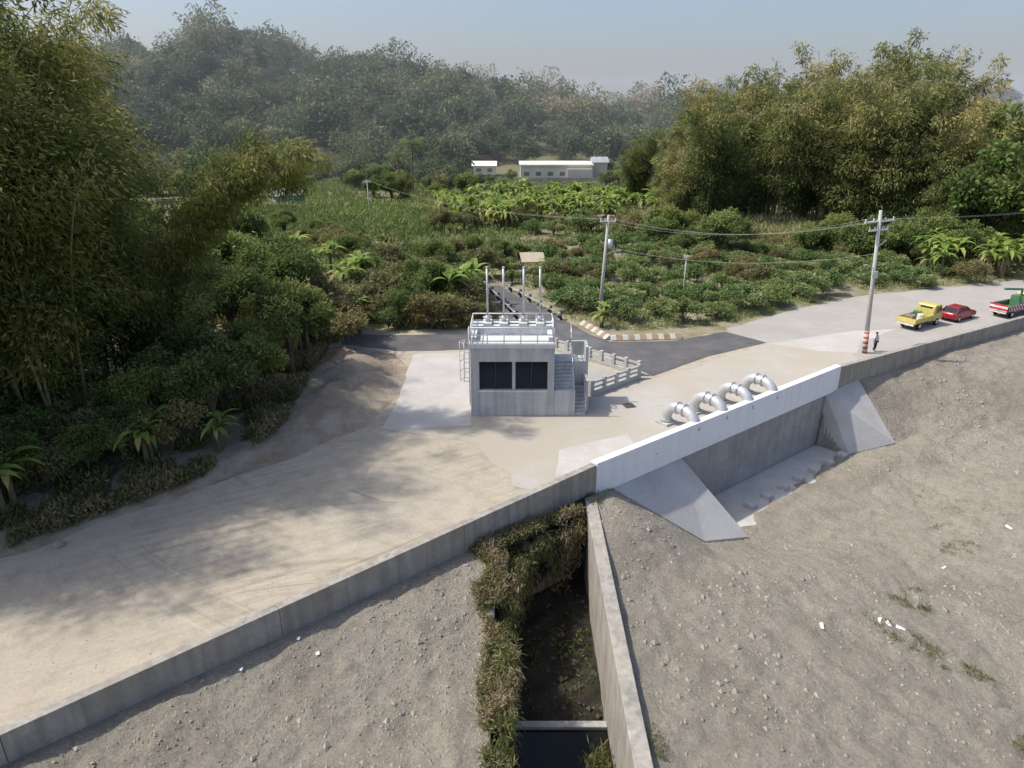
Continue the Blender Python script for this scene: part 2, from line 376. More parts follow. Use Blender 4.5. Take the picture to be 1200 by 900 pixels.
sheet('concrete_apron',P((486,414),(553,408),(660,425),(700,452),(790,440),(900,402),(960,405),(1004,412))+[wl(27.5,.7),wl(18,.7),wl(8,.7),wl(4.5,1.2)]+P((645,580),(600,570),(560,520),(446,503),(465,470),(486,440)),.032,M['concrete_yard'],.5)
sheet('concrete_pad',P((484,416),(552,412),(552,500),(447,503),(468,465)),.037,M['bright_conc'],.15)
sheet('concrete_pad',P((900,403),(1000,388),(1050,386),(1008,402),(1004,414),(960,412)),.037,M['bright_conc'],.15)
sheet('concrete_pad',P((655,528),(735,508),(745,525),(700,545),(650,560)),.041,M['bright_conc'],.4)
sheet('asphalt_road',P((400,404),(405,393),(480,393),(556,390),(600,392),(596,372),(578,352),(560,335),(585,335),(612,350),(645,366),(670,380),(690,392),(715,401),(790,400),(850,389),(898,402),(830,418),(765,441),(745,432),(700,412),(655,402),(640,408),(560,410),(470,412)),.045,M['asphalt'],.1)
sheet('patched_asphalt',P((652,378),(672,386),(712,404),(700,408),(655,392)),.052,surf('worn_asphalt',(.14,.14,.14),.9,.2,.5,.2,30,world=True),.1)

# ------------------------------------------------------------------ long walls
def strip_wall(name,x0,x1,z0,z1,th,mat,front=0,panel=9.7,bevel=.02):
    mb=MB()
    brk=sorted(set([x0,x1]+[w_ for w_ in WX if x0<w_<x1])); segs=[]
    for a,b in zip(brk[:-1],brk[1:]):
        kk=max(1,round(math.hypot(b-a,Yw(b)-Yw(a))/panel))
        for i in range(kk): segs.append((a+(b-a)*i/kk,a+(b-a)*(i+1)/kk))
    for a,b in segs:
        A=Vector((a,Yw(a)));B=Vector((b,Yw(b)));d=(B-A).normalized();n=Vector((-d.y,d.x)); A=A+d*.008;B=B-d*.008
        A0=A+n*front;B0=B+n*front;A1=A0+n*th;B1=B0+n*th
        q=[A0,B0,B1,A1]; mb.hexa([(p.x,p.y,z0) for p in q],[(p.x,p.y,z1) for p in q])
    return mb.obj(name,mat,bevel=bevel)
tag(strip_wall('concrete_wall',-70,4.88,-3.5,.9,.42,M['wall']),'long weathered concrete flood wall beside dirt yard','wall')
tag(strip_wall('concrete_wall',26.34,95,-3.5,.9,.42,M['wall']),'grey concrete flood wall along the road','wall')
ww=thing('floodgate_wall',(0,0,0),0,'white painted flood wall above grey outlet basin','wall')
o=strip_wall('painted_wall',4.9,26.3,-1.1,1.0,.5,M['whitewall'],-.04,40); o.parent=ww
o=strip_wall('lower_wall',4.9,27.6,-7,-1.103,.5,M['pitwall'],.12,40,bevel=0); o.parent=ww
def wing(A,B,C,D,label):
    """wedge with a fold from toe D up to crest B"""
    mb=MB(); q=[A,B,C,D]; vs=[(p[0],p[1],-7) for p in q]+list(q)
    mb.add(vs,[(7,6,5),(7,5,4),(0,1,5,4),(1,2,6,5),(2,3,7,6),(3,0,4,7),(0,3,2,1)]); o=mb.obj('wing_wall',M['wing'])
    tag(o,label,'retaining wall','wing walls of the outlet basin')
wing(LA,LB,LC,LD,'sloping triangular concrete wing wall of the basin')
wing(RA,RB,RC,RD,'pale sloping concrete wing wall partly dusted with soil')
mb=MB(); q=[(LB[0]+.1,LB[1]+.1,-5.5),(LC[0]-.2,LC[1]+.05,-5.5),(LC[0],LC[1]-.05,-5.5),(RC[0],RC[1]-.05,-5.5),(RC[0]+.1,RC[1]+.1,-5.5),(RB[0]+.1,RB[1]+.1,-5.5)]
mb.add(q,[(0,1,2,3,4,5)]); o=mb.obj('basin_floor',M['floor']); o['kind']='structure'
for k in range(7):
    x=15.7+k*1.6; mb=MB(); mb.bx(-.3,.3,-.36,.36,0,.36); o=mb.obj('baffle_block',M['wing'],loc=(x+.7,Yw(x+.7)-3.0,-5.5),rz=rad(38),bevel=.03); tag(o,'low concrete baffle block on the basin floor','concrete block','baffle blocks on the basin floor')

# ------------------------------------------------------------------ drainage channel
ch=thing('drainage_channel',(1.8,20,-5.6),0,'deep concrete drainage channel with stagnant water','channel')
def part(mb,name,mat,parent,bevel=0,smooth=False):
    o=mb.obj(name,mat,bevel=bevel,smooth=smooth); o.parent=parent; o.matrix_parent_inverse=Matrix.LocRotScale(parent.location,parent.rotation_euler,None).inverted(); return o
mb=MB(); yt=Yw(4.4)-.05
mb.hexa([(4.2,-25,-7),(4.85,-25,-7),(4.85,yt,-7),(4.2,yt-.3,-7)],[(4.2,-25,-1.35),(4.85,-25,-1.35),(4.85,yt,-.8),(4.2,yt-.3,-.8)])
part(mb,'retaining_wall',M['wall'],ch,.03)
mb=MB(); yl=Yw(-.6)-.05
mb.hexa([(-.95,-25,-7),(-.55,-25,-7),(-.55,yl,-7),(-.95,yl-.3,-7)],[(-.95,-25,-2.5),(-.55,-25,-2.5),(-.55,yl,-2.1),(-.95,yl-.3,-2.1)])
part(mb,'retaining_wall',M['silt_shade'],ch,.03)
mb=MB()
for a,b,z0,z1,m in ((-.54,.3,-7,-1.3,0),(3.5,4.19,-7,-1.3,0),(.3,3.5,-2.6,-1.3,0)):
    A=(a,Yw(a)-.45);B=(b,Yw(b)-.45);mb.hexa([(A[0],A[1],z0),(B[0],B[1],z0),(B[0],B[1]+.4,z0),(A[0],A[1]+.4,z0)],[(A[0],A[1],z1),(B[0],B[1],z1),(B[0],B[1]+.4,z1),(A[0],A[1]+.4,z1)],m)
part(mb,'headwall',M['silt_shade'],ch)
mb=MB(); mb.add([(.3,Yw(.3)-.06,-7),(3.5,Yw(3.5)-.06,-7),(3.5,Yw(3.5)-.06,-2.5),(.3,Yw(.3)-.06,-2.5)],[(0,1,2,3)]); part(mb,'culvert_opening',M['black'],ch)  # flat black sheet paints the darkness inside the culvert
mb=MB(); mb.bx(-.54,4.19,23.6,23.95,-6,-5.25); part(mb,'weir',M['pitwall'],ch,.03)
m,n,o_=nmat('stagnant_water'); p=N(n,'ShaderNodeBsdfPrincipled'); p.inputs['Base Color'].default_value=(.008,.009,.007,1); p.inputs['Roughness'].default_value=.06; p.inputs['Specular IOR Level'].default_value=.2
n.links.new(bumpn(n,tnoise(n,coords(n,True),1.5),.08,.05),p.inputs['Normal']); n.links.new(p.outputs[0],o_.inputs[0])
mb=MB(); mb.add([(-.54,-25,-5.42),(4.19,-25,-5.42),(4.19,23.6,-5.42),(-.54,23.6,-5.42)],[(0,1,2,3)]); o=mb.obj('water',m); o['kind']='structure'

# ------------------------------------------------------------------ gate station building
st=thing('gate_station',(.03,47.35,.03),0,'small two storey concrete sluice gate house','building')
hw,hd,H=2.87,1.85,5.0
mb=MB(); y0,y1=-hd,-hd+.45
mb.bx(-hw,-2.28,y0,y1,0,H); mb.bx(2.42,hw,y0,y1,0,H); mb.bx(-2.28,2.42,y0,y1,0,1.95); mb.bx(-2.28,2.42,y0,y1,4.02,H)
mb.bx(-.02,.2,y0+.12,y1,1.95,4.02)
mb.bx(-hw,-hw+.3,y1,hd,0,H); mb.bx(hw-.3,hw,y1,hd,0,H); mb.bx(-hw+.3,hw-.3,hd-.3,hd,0,H)
mb.obj('wall',M['station'],st,bevel=.02)
mb=MB(); mb.bx(-hw+.3,hw-.3,y1,hd-.3,0,.1);mb.obj('floor',M['station'],st)
for xa,xb in((-2.28,-.02),(.2,2.42)):
    fr_=MB(); yy=y0+.26
    nsl=14
    for i in range(nsl):
        z=1.98+i*(2.02/nsl); fr_.add([(xa,yy,z),(xb,yy,z),(xb,yy+.1,z+.13),(xa,yy+.1,z+.13)],[(0,1,2,3)])
    fr_.bx(xa,xb,yy+.12,yy+.16,1.95,4.02)
    for xx in (xa+.03,(xa+xb)/2,xb-.03): fr_.bx(xx-.03,xx+.03,yy-.05,yy,1.96,4.01)
    fr_.obj('window',M['dark'],st)
mb=MB(); mb.bx(-2.3,2.44,-hd-.05,-hd-.002,1.82,1.93); mb.obj('sill',M['stationlight'],st,bevel=.01)
mb=MB(); mb.bx(-hw-.06,hw+.06,-hd-.06,hd+.06,H,H+.32); mb.obj('roof',M['stationlight'],st,bevel=.02)
mb=MB(); z=H+.32
mb.bx(-hw+.1,hw-.1,.35,.75,z,z+.62); mb.bx(-hw+.1,hw-.1,1.12,1.5,z,z+.62)
for x in(-2.6,2.6): mb.bx(x-.16,x+.16,-1.5,.34,z,z+.35)
for x in(-1.75,-.6,.75,1.95): mb.bx(x-.3,x+.3,.3,1.52,z+.62,z+.8)
mb.obj('hoist_beam',M['stationlight'],st,bevel=.02)
for i,x in enumerate((-1.75,-.62,.78,1.92)):
    mb=MB(); mb.tube([(x,.9,z+.8),(x,.9,z+1.2)],.17,12); mb.tube([(x,.9,z+1.2),(x,.9,9.9)],.075,10); mb.tube([(x,.9,9.9),(x,.9,9.98)],.095,10)
    cx=[(x+.32*math.cos(k*math.pi/6),.9+.32*math.sin(k*math.pi/6)-.0,z+1.1) for k in range(13)]; mb.tube(cx,.025,6,caps=False)
    mb.bx(x-.3,x+.3,.89,.91,z+1.08,z+1.12)
    mb.obj('gate_spindle',M['pipe'],st,smooth=True)
def railing(mb,pts,h,np_,r=.03,rails=(1.0,.55,.15)):
    for a,b in zip(pts[:-1],pts[1:]):
        a=Vector(a);b=Vector(b);k=max(1,int((b-a).length/np_))
        for i in range(k+1):
            p=a+(b-a)*(i/k); mb.tube([p,p+Vector((0,0,h))],r,6)
        for f in rails: mb.tube([a+Vector((0,0,h*f)),b+Vector((0,0,h*f))],r,6)
mb=MB(); railing(mb,[(hw-.05,-hd+.05,z),(-hw+.05,-hd+.05,z),(-hw+.05,hd-.05,z),(hw-.05,hd-.05,z),(hw-.05,-.4,z)],1.1,1.05,.042)
mb.obj('railing',M['whitemetal'],st,smooth=True)
mb=MB(); lx=-hw-.12
for yy in(-1.2,-.7): mb.tube([(lx,yy,.5),(lx,yy,H+1.2)],.025,6)
for i in range(18): mb.tube([(lx,-1.2,.7+i*.28),(lx,-.7,.7+i*.28)],.018,6)
for zz in (2.4,3.1,3.8,4.5,5.2):
    mb.tube([(lx,-1.3,zz),(lx-.35,-1.35,zz),(lx-.65,-.95,zz),(lx-.35,-.55,zz),(lx,-.6,zz)],.02,6)
for q in ((-.35,-1.35),(-.65,-.95),(-.35,-.55)): mb.tube([(lx+q[0],q[1],2.4),(lx+q[0],q[1],5.2)],.02,6)
mb.obj('ladder',M['steel'],st,smooth=True)
mb=MB(); s0=-hd+.05
mb.bx(hw+.003,4.35,s0,s0+.3,0,1.9); 
for i in range(8): mb.bx(hw+.003,4.35,s0+.3+i*.22,s0+.3+(i+1)*.22+.0,0,1.9-.02+i*.19)
mb.bx(hw+.003,5.2,s0+2.06,hd,0,3.35)
for i in range(8): mb.bx(4.37,5.15,s0+.1+i*.22,s0+.1+(i+1)*.22,0,.2+i*.2)
mb.bx(5.153,5.33,s0+.6,s0+2.05,0,2.4); mb.bx(4.353,4.366,s0,s0+2.05,0,.2)
mb.bx(5.2,5.4,s0+2.06,hd,0,4.4); mb.bx(4.3,5.2,hd-.2,hd,3.35,4.4)
mb.obj('staircase',M['station'],st,bevel=.012)
mb=MB(); railing(mb,[(4.2,s0+.1,1.9),(4.2,s0+2.0,3.5),(4.2,hd-.3,5.0)],.95,1.0,.028,(1,.5)); railing(mb,[(5.1,s0+.1,.1),(5.1,s0+1.9,1.7)],.95,.9,.028,(1,.5))
mb.obj('handrail',M['steel'],st,smooth=True)
sheet('intake_slab',[site(657,420),site(745,441),site(692,462),site(655,440)],.05,M['road_conc'],.02)
def crail(name,a,b,label,npost):
    e=thing(name,(a[0],a[1],0),math.atan2(b[1]-a[1],b[0]-a[0]),label,'railing','concrete post and rail fences by the gate house')
    L=math.hypot(b[0]-a[0],b[1]-a[1]); mb=MB(); mb.bx(-.15,L+.15,-.15,.15,0,.38); mb.obj('plinth',M['railconc'],e,bevel=.02)
    mb=MB()
    for f in(.66,1.04): mb.bx(0,L,-.07,.07,f-.08,f+.08)
    mb.obj('rail',M['railconc'],e,bevel=.015)
    for i in range(npost):
        mb=MB(); x=L*i/(npost-1); mb.bx(x-.15,x+.15,-.145,.145,.38,1.26); mb.obj('post',M['railconc'],e,bevel=.02)
crail('concrete_fence',site(652,412),site(748,440),'grey concrete post and rail fence beside asphalt lane',8)
crail('concrete_fence',site(748,444),site(693,464),'grey concrete post and rail fence by the stairs',5)

# ------------------------------------------------------------------ discharge pipes
nrm=rad(38.1)
def pipe_thing(x):
    e=thing('discharge_pipe',(x,Yw(x)+.3,0),nrm,'pale silver gooseneck pipe curving over white wall','pipe','silver gooseneck pipes over the white wall')
    R_=.95; zc=.48; far_=2.5; pts=[(0,far_,0),(0,far_,.3)]
    pts+= [(0,far_-R_+R_*math.cos(math.pi/2*k/9),zc+R_*math.sin(math.pi/2*k/9)) for k in range(10)]
    pts+= [(0,.06+R_-R_*math.sin(math.pi/2*k/9),zc+R_*math.cos(math.pi/2*k/9)) for k in range(9)]
    mb=MB(); mb.tube(pts+[(0,.06,.4)],.36,22); mb.obj('pipe_body',M['pipe'],e,smooth=True)
    def fl(p,d,r=.45,t=.04):
        mb=MB(); p=Vector(p); d=Vector(d).normalized(); mb.tube([p-d*t,p-d*.008],r,22); mb.tube([p+d*.008,p+d*t],r,22)
        ref=Vector((1,0,0)); w2=d.cross(ref)
        for k in range(10):
            q=2*math.pi*k/10; c=p+ref*(.405*math.cos(q))+w2*(.405*math.sin(q)); mb.tube([c-d*(t+.03),c+d*(t+.03)],.024,5)
        mb.obj('flange',M['steel'],e)
    fl((0,far_,.3),(0,0,1)); fl((0,far_-R_,zc+R_),(0,1,0)); fl((0,.06+R_,zc+R_),(0,1,0))
    mb=MB(); mb.bx(-.55,.55,far_-.55,far_+.55,0,.2); mb.obj('pedestal',M['station'],e,bevel=.02)
for x in(12.1,14.45,16.8,19.15): pipe_thing(x)

# ------------------------------------------------------------------ utility poles and wires
def stripe_mat(name,ca,cb,k,zonly=False):
    m,n,o=nmat(name); v=coords(n); sx=N(n,'ShaderNodeSeparateXYZ'); n.links.new(v,sx.inputs[0])
    ad=N(n,'ShaderNodeMath',operation='ADD'); n.links.new(sx.outputs[2],ad.inputs[1])
    if zonly: ad.inputs[0].default_value=0
    else: n.links.new(sx.outputs[0],ad.inputs[0])
    mu=N(n,'ShaderNodeMath',operation='MULTIPLY'); n.links.new(ad.outputs[0],mu.inputs[0]); mu.inputs[1].default_value=k
    f=N(n,'ShaderNodeMath',operation='FRACT'); n.links.new(mu.outputs[0],f.inputs[0])
    gt=N(n,'ShaderNodeMath',operation='GREATER_THAN'); n.links.new(f.outputs[0],gt.inputs[0]); gt.inputs[1].default_value=.5
    c=mixc(n,gt.outputs[0],ca,cb); c=mixc(n,1,c,ramp(n,tnoise(n,v,2.5),[(.3,g(.6)),(.6,g(1))]),'MULTIPLY')
    p=N(n,'ShaderNodeBsdfPrincipled'); p.inputs['Roughness'].default_value=.7; n.links.new(c,p.inputs['Base Color']); n.links.new(p.outputs[0],o.inputs[0]); return m
M['bands']=stripe_mat('reflective_bands',(.42,.10,.06),(.55,.52,.45),2.2,True)
M['stripeR']=stripe_mat('red_white_paint',(.5,.03,.03),(.7,.7,.7),2.2)
M['stripeB']=stripe_mat('black_white_paint',(.03,.03,.03),(.5,.5,.5),1.3)
def upole(loc,h,lean,label,arms,band=False,r=.17):
    e=thing('utility_pole',loc,0,label,'utility pole'); e.rotation_euler=(lean[1],lean[0],0)
    mb=MB(); mb.tube([(0,0,-.3),(0,0,h)],[r,r*.62],14); mb.obj('pole',M['pole'],e,smooth=True)
    if band: mb=MB(); mb.tube([(0,0,.05),(0,0,2.1)],[r+.01,r+.0],14); mb.obj('reflective_band',M['bands'],e,smooth=True)
    for zz,L,ang in arms:
        mb=MB(); c,s=math.cos(ang),math.sin(ang); mb.box((0,-.0,zz),(L,.12,.13),ang); o=mb.obj('crossarm',M['whitemetal'],e)
        for f in(-.47,-.2,.2,.47):
            mb=MB(); x=f*L*c; y=f*L*s; mb.tube([(x,y,zz+.05),(x,y,zz+.12),(x,y,zz+.2),(x,y,zz+.28)],[.04,.06,.04,.05],8); mb.obj('insulator',M['whitemetal'],e,smooth=True)
    return e
pb=site(1013,414); pA=upole(pb,12.4,(rad(-4.0),0),'tall concrete utility pole with crossarms and striped base',[(11.5,2.6,rad(8)),(10.8,1.7,rad(8))],True,.21)
mb=MB(); mb.tube([(.1,0,9.4),(.75,0,9.9)],.04,6); mb.obj('bracket',M['steel'],pA)
mb=MB(); mb.tube([(0,0,7.6),(-.8,-.3,8.0)],.04,6); mb.box((-.9,-.33,8.0),(.3,.18,.1),.3); mb.obj('lamp_arm',M['steel'],pA)
mb=MB(); mb.bx(-.18,.18,-.42,-.2,6.8,7.4); mb.obj('junction_box',M['steel'],pA,bevel=.02)
pc=site(702,376); pB=upole(pc,10.6,(rad(2.5),0),'leaning concrete utility pole with transformer and lamp',[(10.0,1.7,rad(20))],False,.2)
mb=MB(); mb.tube([(.4,-.1,7.4),(.4,-.1,8.3)],.25,12); mb.obj('transformer',M['steel'],pB,smooth=True)
mb=MB(); mb.tube([(0,0,6.8),(1.1,-.3,7.3)],.035,6); mb.box((1.25,-.33,7.3),(.45,.18,.12),-.3); mb.obj('lamp_arm',M['steel'],pB)
upole(site(800,352),5.0,(0,0),'thin grey service pole among orchard trees',[(4.8,.5,0)],False,.1)
upole(site(434,258),7.5,(rad(-1),0),'distant dark utility pole in the fields',[(7.2,1.4,0)],False,.14)
def wire(a,b,sag,r=.008):
    pts=[]; a=Vector(a);b=Vector(b)
    for i in range(17):
        t=i/16; p=a.lerp(b,t); p.z-=sag*4*t*(1-t); pts.append(p)
    mb=MB(); mb.tube(pts,r,5,caps=False); tag(mb.obj('power_line',M['pole']),'thin grey overhead cable strung between poles','cable','overhead cables')
ta=Vector((pb[0]-.8,pb[1],11.7)); tb=Vector((pc[0]+.43,pc[1],10.2))
for dx in(-1,.4,1): wire(ta+Vector((dx,.15*dx,0)),tb+Vector((dx*.8,.2*dx,0)),1.4)
wire((pb[0]-.6,pb[1],8.8),(pc[0]+.3,pc[1],7.6),1.2,.012)
for dx in(-1,1): wire(ta+Vector((dx,0,0)),Vector((88,92,12)),1.2)
for dx in(-.8,.8): wire(tb+Vector((dx,0,0)),Vector((-29,146,7.3)),1.6,.007)

# ------------------------------------------------------------------ block kerb, guard posts, plates
def barrier(a,b,label):
    L=math.hypot(b[0]-a[0],b[1]-a[1]); mb=MB(); k=max(2,int(L/.55))
    for i in range(k):
        x0=L*i/k+.01; x1=L*(i+1)/k-.01
        mb.hexa([(x0,-.45,0),(x1,-.45,0),(x1,.2,0),(x0,.2,0)],[(x0,-.02,.36),(x1,-.02,.36),(x1,.2,.36),(x0,.2,.36)],0 if i%2 else 1)
    o=mb.obj('block_kerb',[M['kerb'],M['bright_conc']],loc=(a[0],a[1],.05),rz=math.atan2(b[1]-a[1],b[0]-a[0]),bevel=.02); tag(o,label,'kerb','block kerbs at the junction')
barrier(site(683,380),site(714,398),'low block kerb in alternating brown and pale'); barrier(site(715,398),site(798,396),'low block kerb in alternating brown and pale')
pts=[site(u,v) for u,v in((569,338),(576,345),(583,352),(590,359),(597,366),(604,374),(598,342),(609,348),(620,354),(632,361),(644,368),(656,375))]
for i,p in enumerate(pts):
    mb=MB(); mb.bx(-.18,.18,-.18,.18,0,.75); mb.bx(-.22,.22,-.22,.22,.75,.85)
    o=mb.obj('guard_post',M['stripeB'],loc=(p[0],p[1],.03),rz=.6,bevel=.02); tag(o,'short black and white striped guard post','guard post','guard posts along the lane')
for a,b in ((pts[0],pts[5]),(pts[6],pts[11])):
    mb=MB(); mb.tube([(a[0],a[1],.62),(b[0],b[1],.62)],.06,8); tag(mb.obj('guard_rail',M['pole'],smooth=True),'grey pipe rail joining the striped guard posts','guard rail','rails along the lane')
x,y,_=site(737,476); mb=MB(); mb.box((x,y,.06),(.8,.8,.03),.3); tag(mb.obj('manhole_cover',M['rust'],bevel=.01),'rusty square manhole plate in the concrete yard','manhole cover')
x,y,_=site(624,318); sh=thing('farm_shelter',(x,y,0),.1,'open shelter with tan sheet roof on posts','shelter')
mb=MB(); mb.hexa([(-1.6,-1.5,1.5),(1.6,-1.5,1.5),(1.6,1.5,2.2),(-1.6,1.5,2.2)],[(-1.6,-1.5,1.57),(1.6,-1.5,1.57),(1.6,1.5,2.27),(-1.6,1.5,2.27)]); mb.obj('roof',M['tanroof'],sh)
for a,b,h in((-1.4,-1.3,1.54),(1.4,-1.3,1.54),(-1.4,1.3,2.14),(1.4,1.3,2.14)):
    mb=MB(); mb.tube([(a,b,0),(a,b,h)],.06,6); mb.obj('post',M['wood'],sh)

# ------------------------------------------------------------------ vehicles
def wheels(e,xs_,yw,r,wd=.2):
    for x in xs_:
        for sgn in(-1,1):
            we=bpy.data.objects.new('wheel',None); COL.objects.link(we); we.parent=e; we.location=(x,sgn*yw,r)
            mb=MB(); mb.tube([(0,-wd/2,0),(0,-wd/2+.03,0),(0,wd/2-.03,0),(0,wd/2,0)],[r*.9,r,r,r*.9],18); mb.obj('tyre',M['tyre'],we,smooth=True)
            mb=MB(); mb.tube([(0,sgn*wd*.3,0),(0,sgn*(wd/2+.01),0)],[r*.6,r*.55],12); mb.obj('rim',M['steel'],we)
def car(loc,rz,paint,label):
    e=thing('parked_car',loc,rz,label,'car')
    prof=[(-2.1,.35),(-2.1,.78),(-1.98,.95),(-1.2,1.0),(.75,.97),(1.75,.82),(2.1,.62),(2.12,.35),(1.75,.25),(-1.8,.25)]
    mb=MB(); mb.side(prof,-.84,.84); mb.obj('body',paint,e,bevel=.07,smooth=True)
    mb=MB(); b=[(-1.85,-.76,.96),(.95,-.76,.93),(.95,.76,.93),(-1.85,.76,.96)]; t=[(-1.35,-.6,1.38),(.15,-.6,1.4),(.15,.6,1.4),(-1.35,.6,1.38)]; mb.hexa(b,t); mb.obj('window',M['glass'],e,bevel=.04)
    mb=MB(); mb.hexa([(-1.4,-.62,1.37),(.2,-.62,1.385),(.2,.62,1.385),(-1.4,.62,1.37)],[(-1.25,-.54,1.45),(.05,-.54,1.46),(.05,.54,1.46),(-1.25,.54,1.45)]); mb.obj('roof',paint,e,bevel=.03)
    for sgn in(-1,1):
        for a_,b_,r_ in (((.98,sgn*.77,.93),(.16,sgn*.62,1.41),.035),((-1.88,sgn*.77,.96),(-1.36,sgn*.62,1.4),.05),((-.45,sgn*.775,.95),(-.5,sgn*.62,1.4),.035)):
            mb=MB(); mb.tube([a_,b_],r_,6); mb.obj('pillar',paint,e)
        mb=MB(); mb.box((2.02,sgn*.62,.66),(.16,.3,.14)); mb.obj('headlight',M['lamp'],e,bevel=.02)
        mb=MB(); mb.box((-2.09,sgn*.65,.8),(.06,.25,.2)); mb.obj('tail_light',M['redlamp'],e,bevel=.02)
        mb=MB(); mb.box((.75,sgn*.93,1.0),(.12,.16,.12)); mb.obj('mirror',paint,e,bevel=.02)
    wheels(e,(-1.3,1.32),.76,.32)
def truck(loc,rz,cab,bed,label,L=5.2,tail=None):
    e=thing('flatbed_truck',loc,rz,label,'truck'); h=L/2
    mb=MB(); mb.bx(-h+.1,h-.3,-.4,.4,.45,.68); mb.obj('chassis',M['rust'],e)
    prof=[(h-1.65,.5),(h-1.65,1.95),(h-1.5,2.08),(h-.55,2.08),(h-.32,1.95),(h-.04,1.25),(h,.95),(h,.5)]
    mb=MB(); mb.side(prof,-.85,.85); mb.obj('cab',cab,e,bevel=.05,smooth=False)
    mb=MB(); mb.add([(h-.29,-.74,1.9),(h-.29,.74,1.9),(h-.03,.78,1.28),(h-.03,-.78,1.28)],[(0,1,2,3)]); o=mb.obj('windshield',M['glass'],e); o.location=(.012,0,.006)
    for sgn in(-1,1):
        mb=MB(); mb.add([(h-1.35,sgn*.856,1.9),(h-.5,sgn*.856,1.9),(h-.28,sgn*.856,1.3),(h-1.35,sgn*.856,1.3)],[(0,1,2,3)]); mb.obj('side_window',M['glass'],e)
        mb=MB(); mb.box((h+.01,sgn*.62,.8),(.05,.28,.18)); mb.obj('headlight',M['lamp'],e,bevel=.02)
        mb=MB(); mb.box((h-.2,sgn*.98,1.55),(.06,.14,.3)); mb.obj('mirror',M['dark'],e,bevel=.01)
    mb=MB(); mb.add([(h-1.656,-.6,1.9),(h-1.656,.6,1.9),(h-1.656,.6,1.4),(h-1.656,-.6,1.4)],[(0,1,2,3)]); mb.obj('rear_window',M['glass'],e)
    x0,x1=-h,h-1.8; mb=MB(); mb.bx(x0,x1,-.92,.92,.72,.82)
    mb.bx(x0,x1,-.92,-.87,.82,1.2);mb.bx(x0,x1,.87,.92,.82,1.2);mb.bx(x0,x0+.05,-.87,.87,.82,1.2);mb.bx(x1-.05,x1,-.87,.87,.82,1.75)
    for k in range(5):
        xx=x0+.15+k*(x1-x0-.3)/4
        for sgn in(-1,1): mb.bx(xx-.04,xx+.04,sgn*.945-.025,sgn*.945+.025,.72,1.22)
    mb.obj('cargo_bed',bed,e,bevel=.01)
    mb=MB(); mb.bx(x0-.03,x0-.005,-.8,.8,.5,.7); mb.obj('bumper',M['stripeR'],e)
    if tail: mb=MB(); mb.bx(x0+.1,x1-.2,-.99,-.96,.75,1.35); mb.bx(x0+.1,x1-.2,.96,.99,.75,1.35); mb.bx(x0-.09,x0-.05,-.9,.9,.75,1.45); mb.obj('striped_board',tail,e)
    wheels(e,(-h+1.05,h-.85),.76,.37,.22)
    return e,x0,x1
cx,cy,_=site(1076,382); e,x0,x1=truck((cx,cy,.03),rad(33),M['yellow'],M['yellow'],'yellow flatbed truck loaded with tools and buckets',L=5.0)
mb=MB(); mb.box((x0+.8,.1,1.1),(.9,.8,.5),.1); mb.obj('cargo_box',M['wood'],e,bevel=.03)
mb=MB(); mb.tube([(x0+1.9,-.3,.83),(x0+1.9,-.3,1.35)],.28,12); mb.obj('cargo_drum',M['white'],e)
mb=MB(); mb.box((x0+2.4,.3,1.15),(.7,.7,.6),.3); mb.obj('cargo_box',M['green'],e,bevel=.02)
cx,cy,_=site(1121,373.5); car((cx,cy,.03),rad(33),M['red'],'red hatchback car parked on the concrete road')
cx,cy,_=site(1181,369); e,x0,x1=truck((cx+.8,cy+.3,.03),rad(27),M['yellow'],M['green'],'green and yellow truck with red striped boards',L=6.0,tail=M['stripeR'])
mb=MB(); mb.bx(x1-1.2,x1-.3,-.7,.7,.83,1.9); mb.tube([(x1-.7,0,1.9),(x1-.7,0,2.6),(x0+.6,.2,2.9)],.12,8); mb.obj('crane_arm',M['green'],e,bevel=.02)

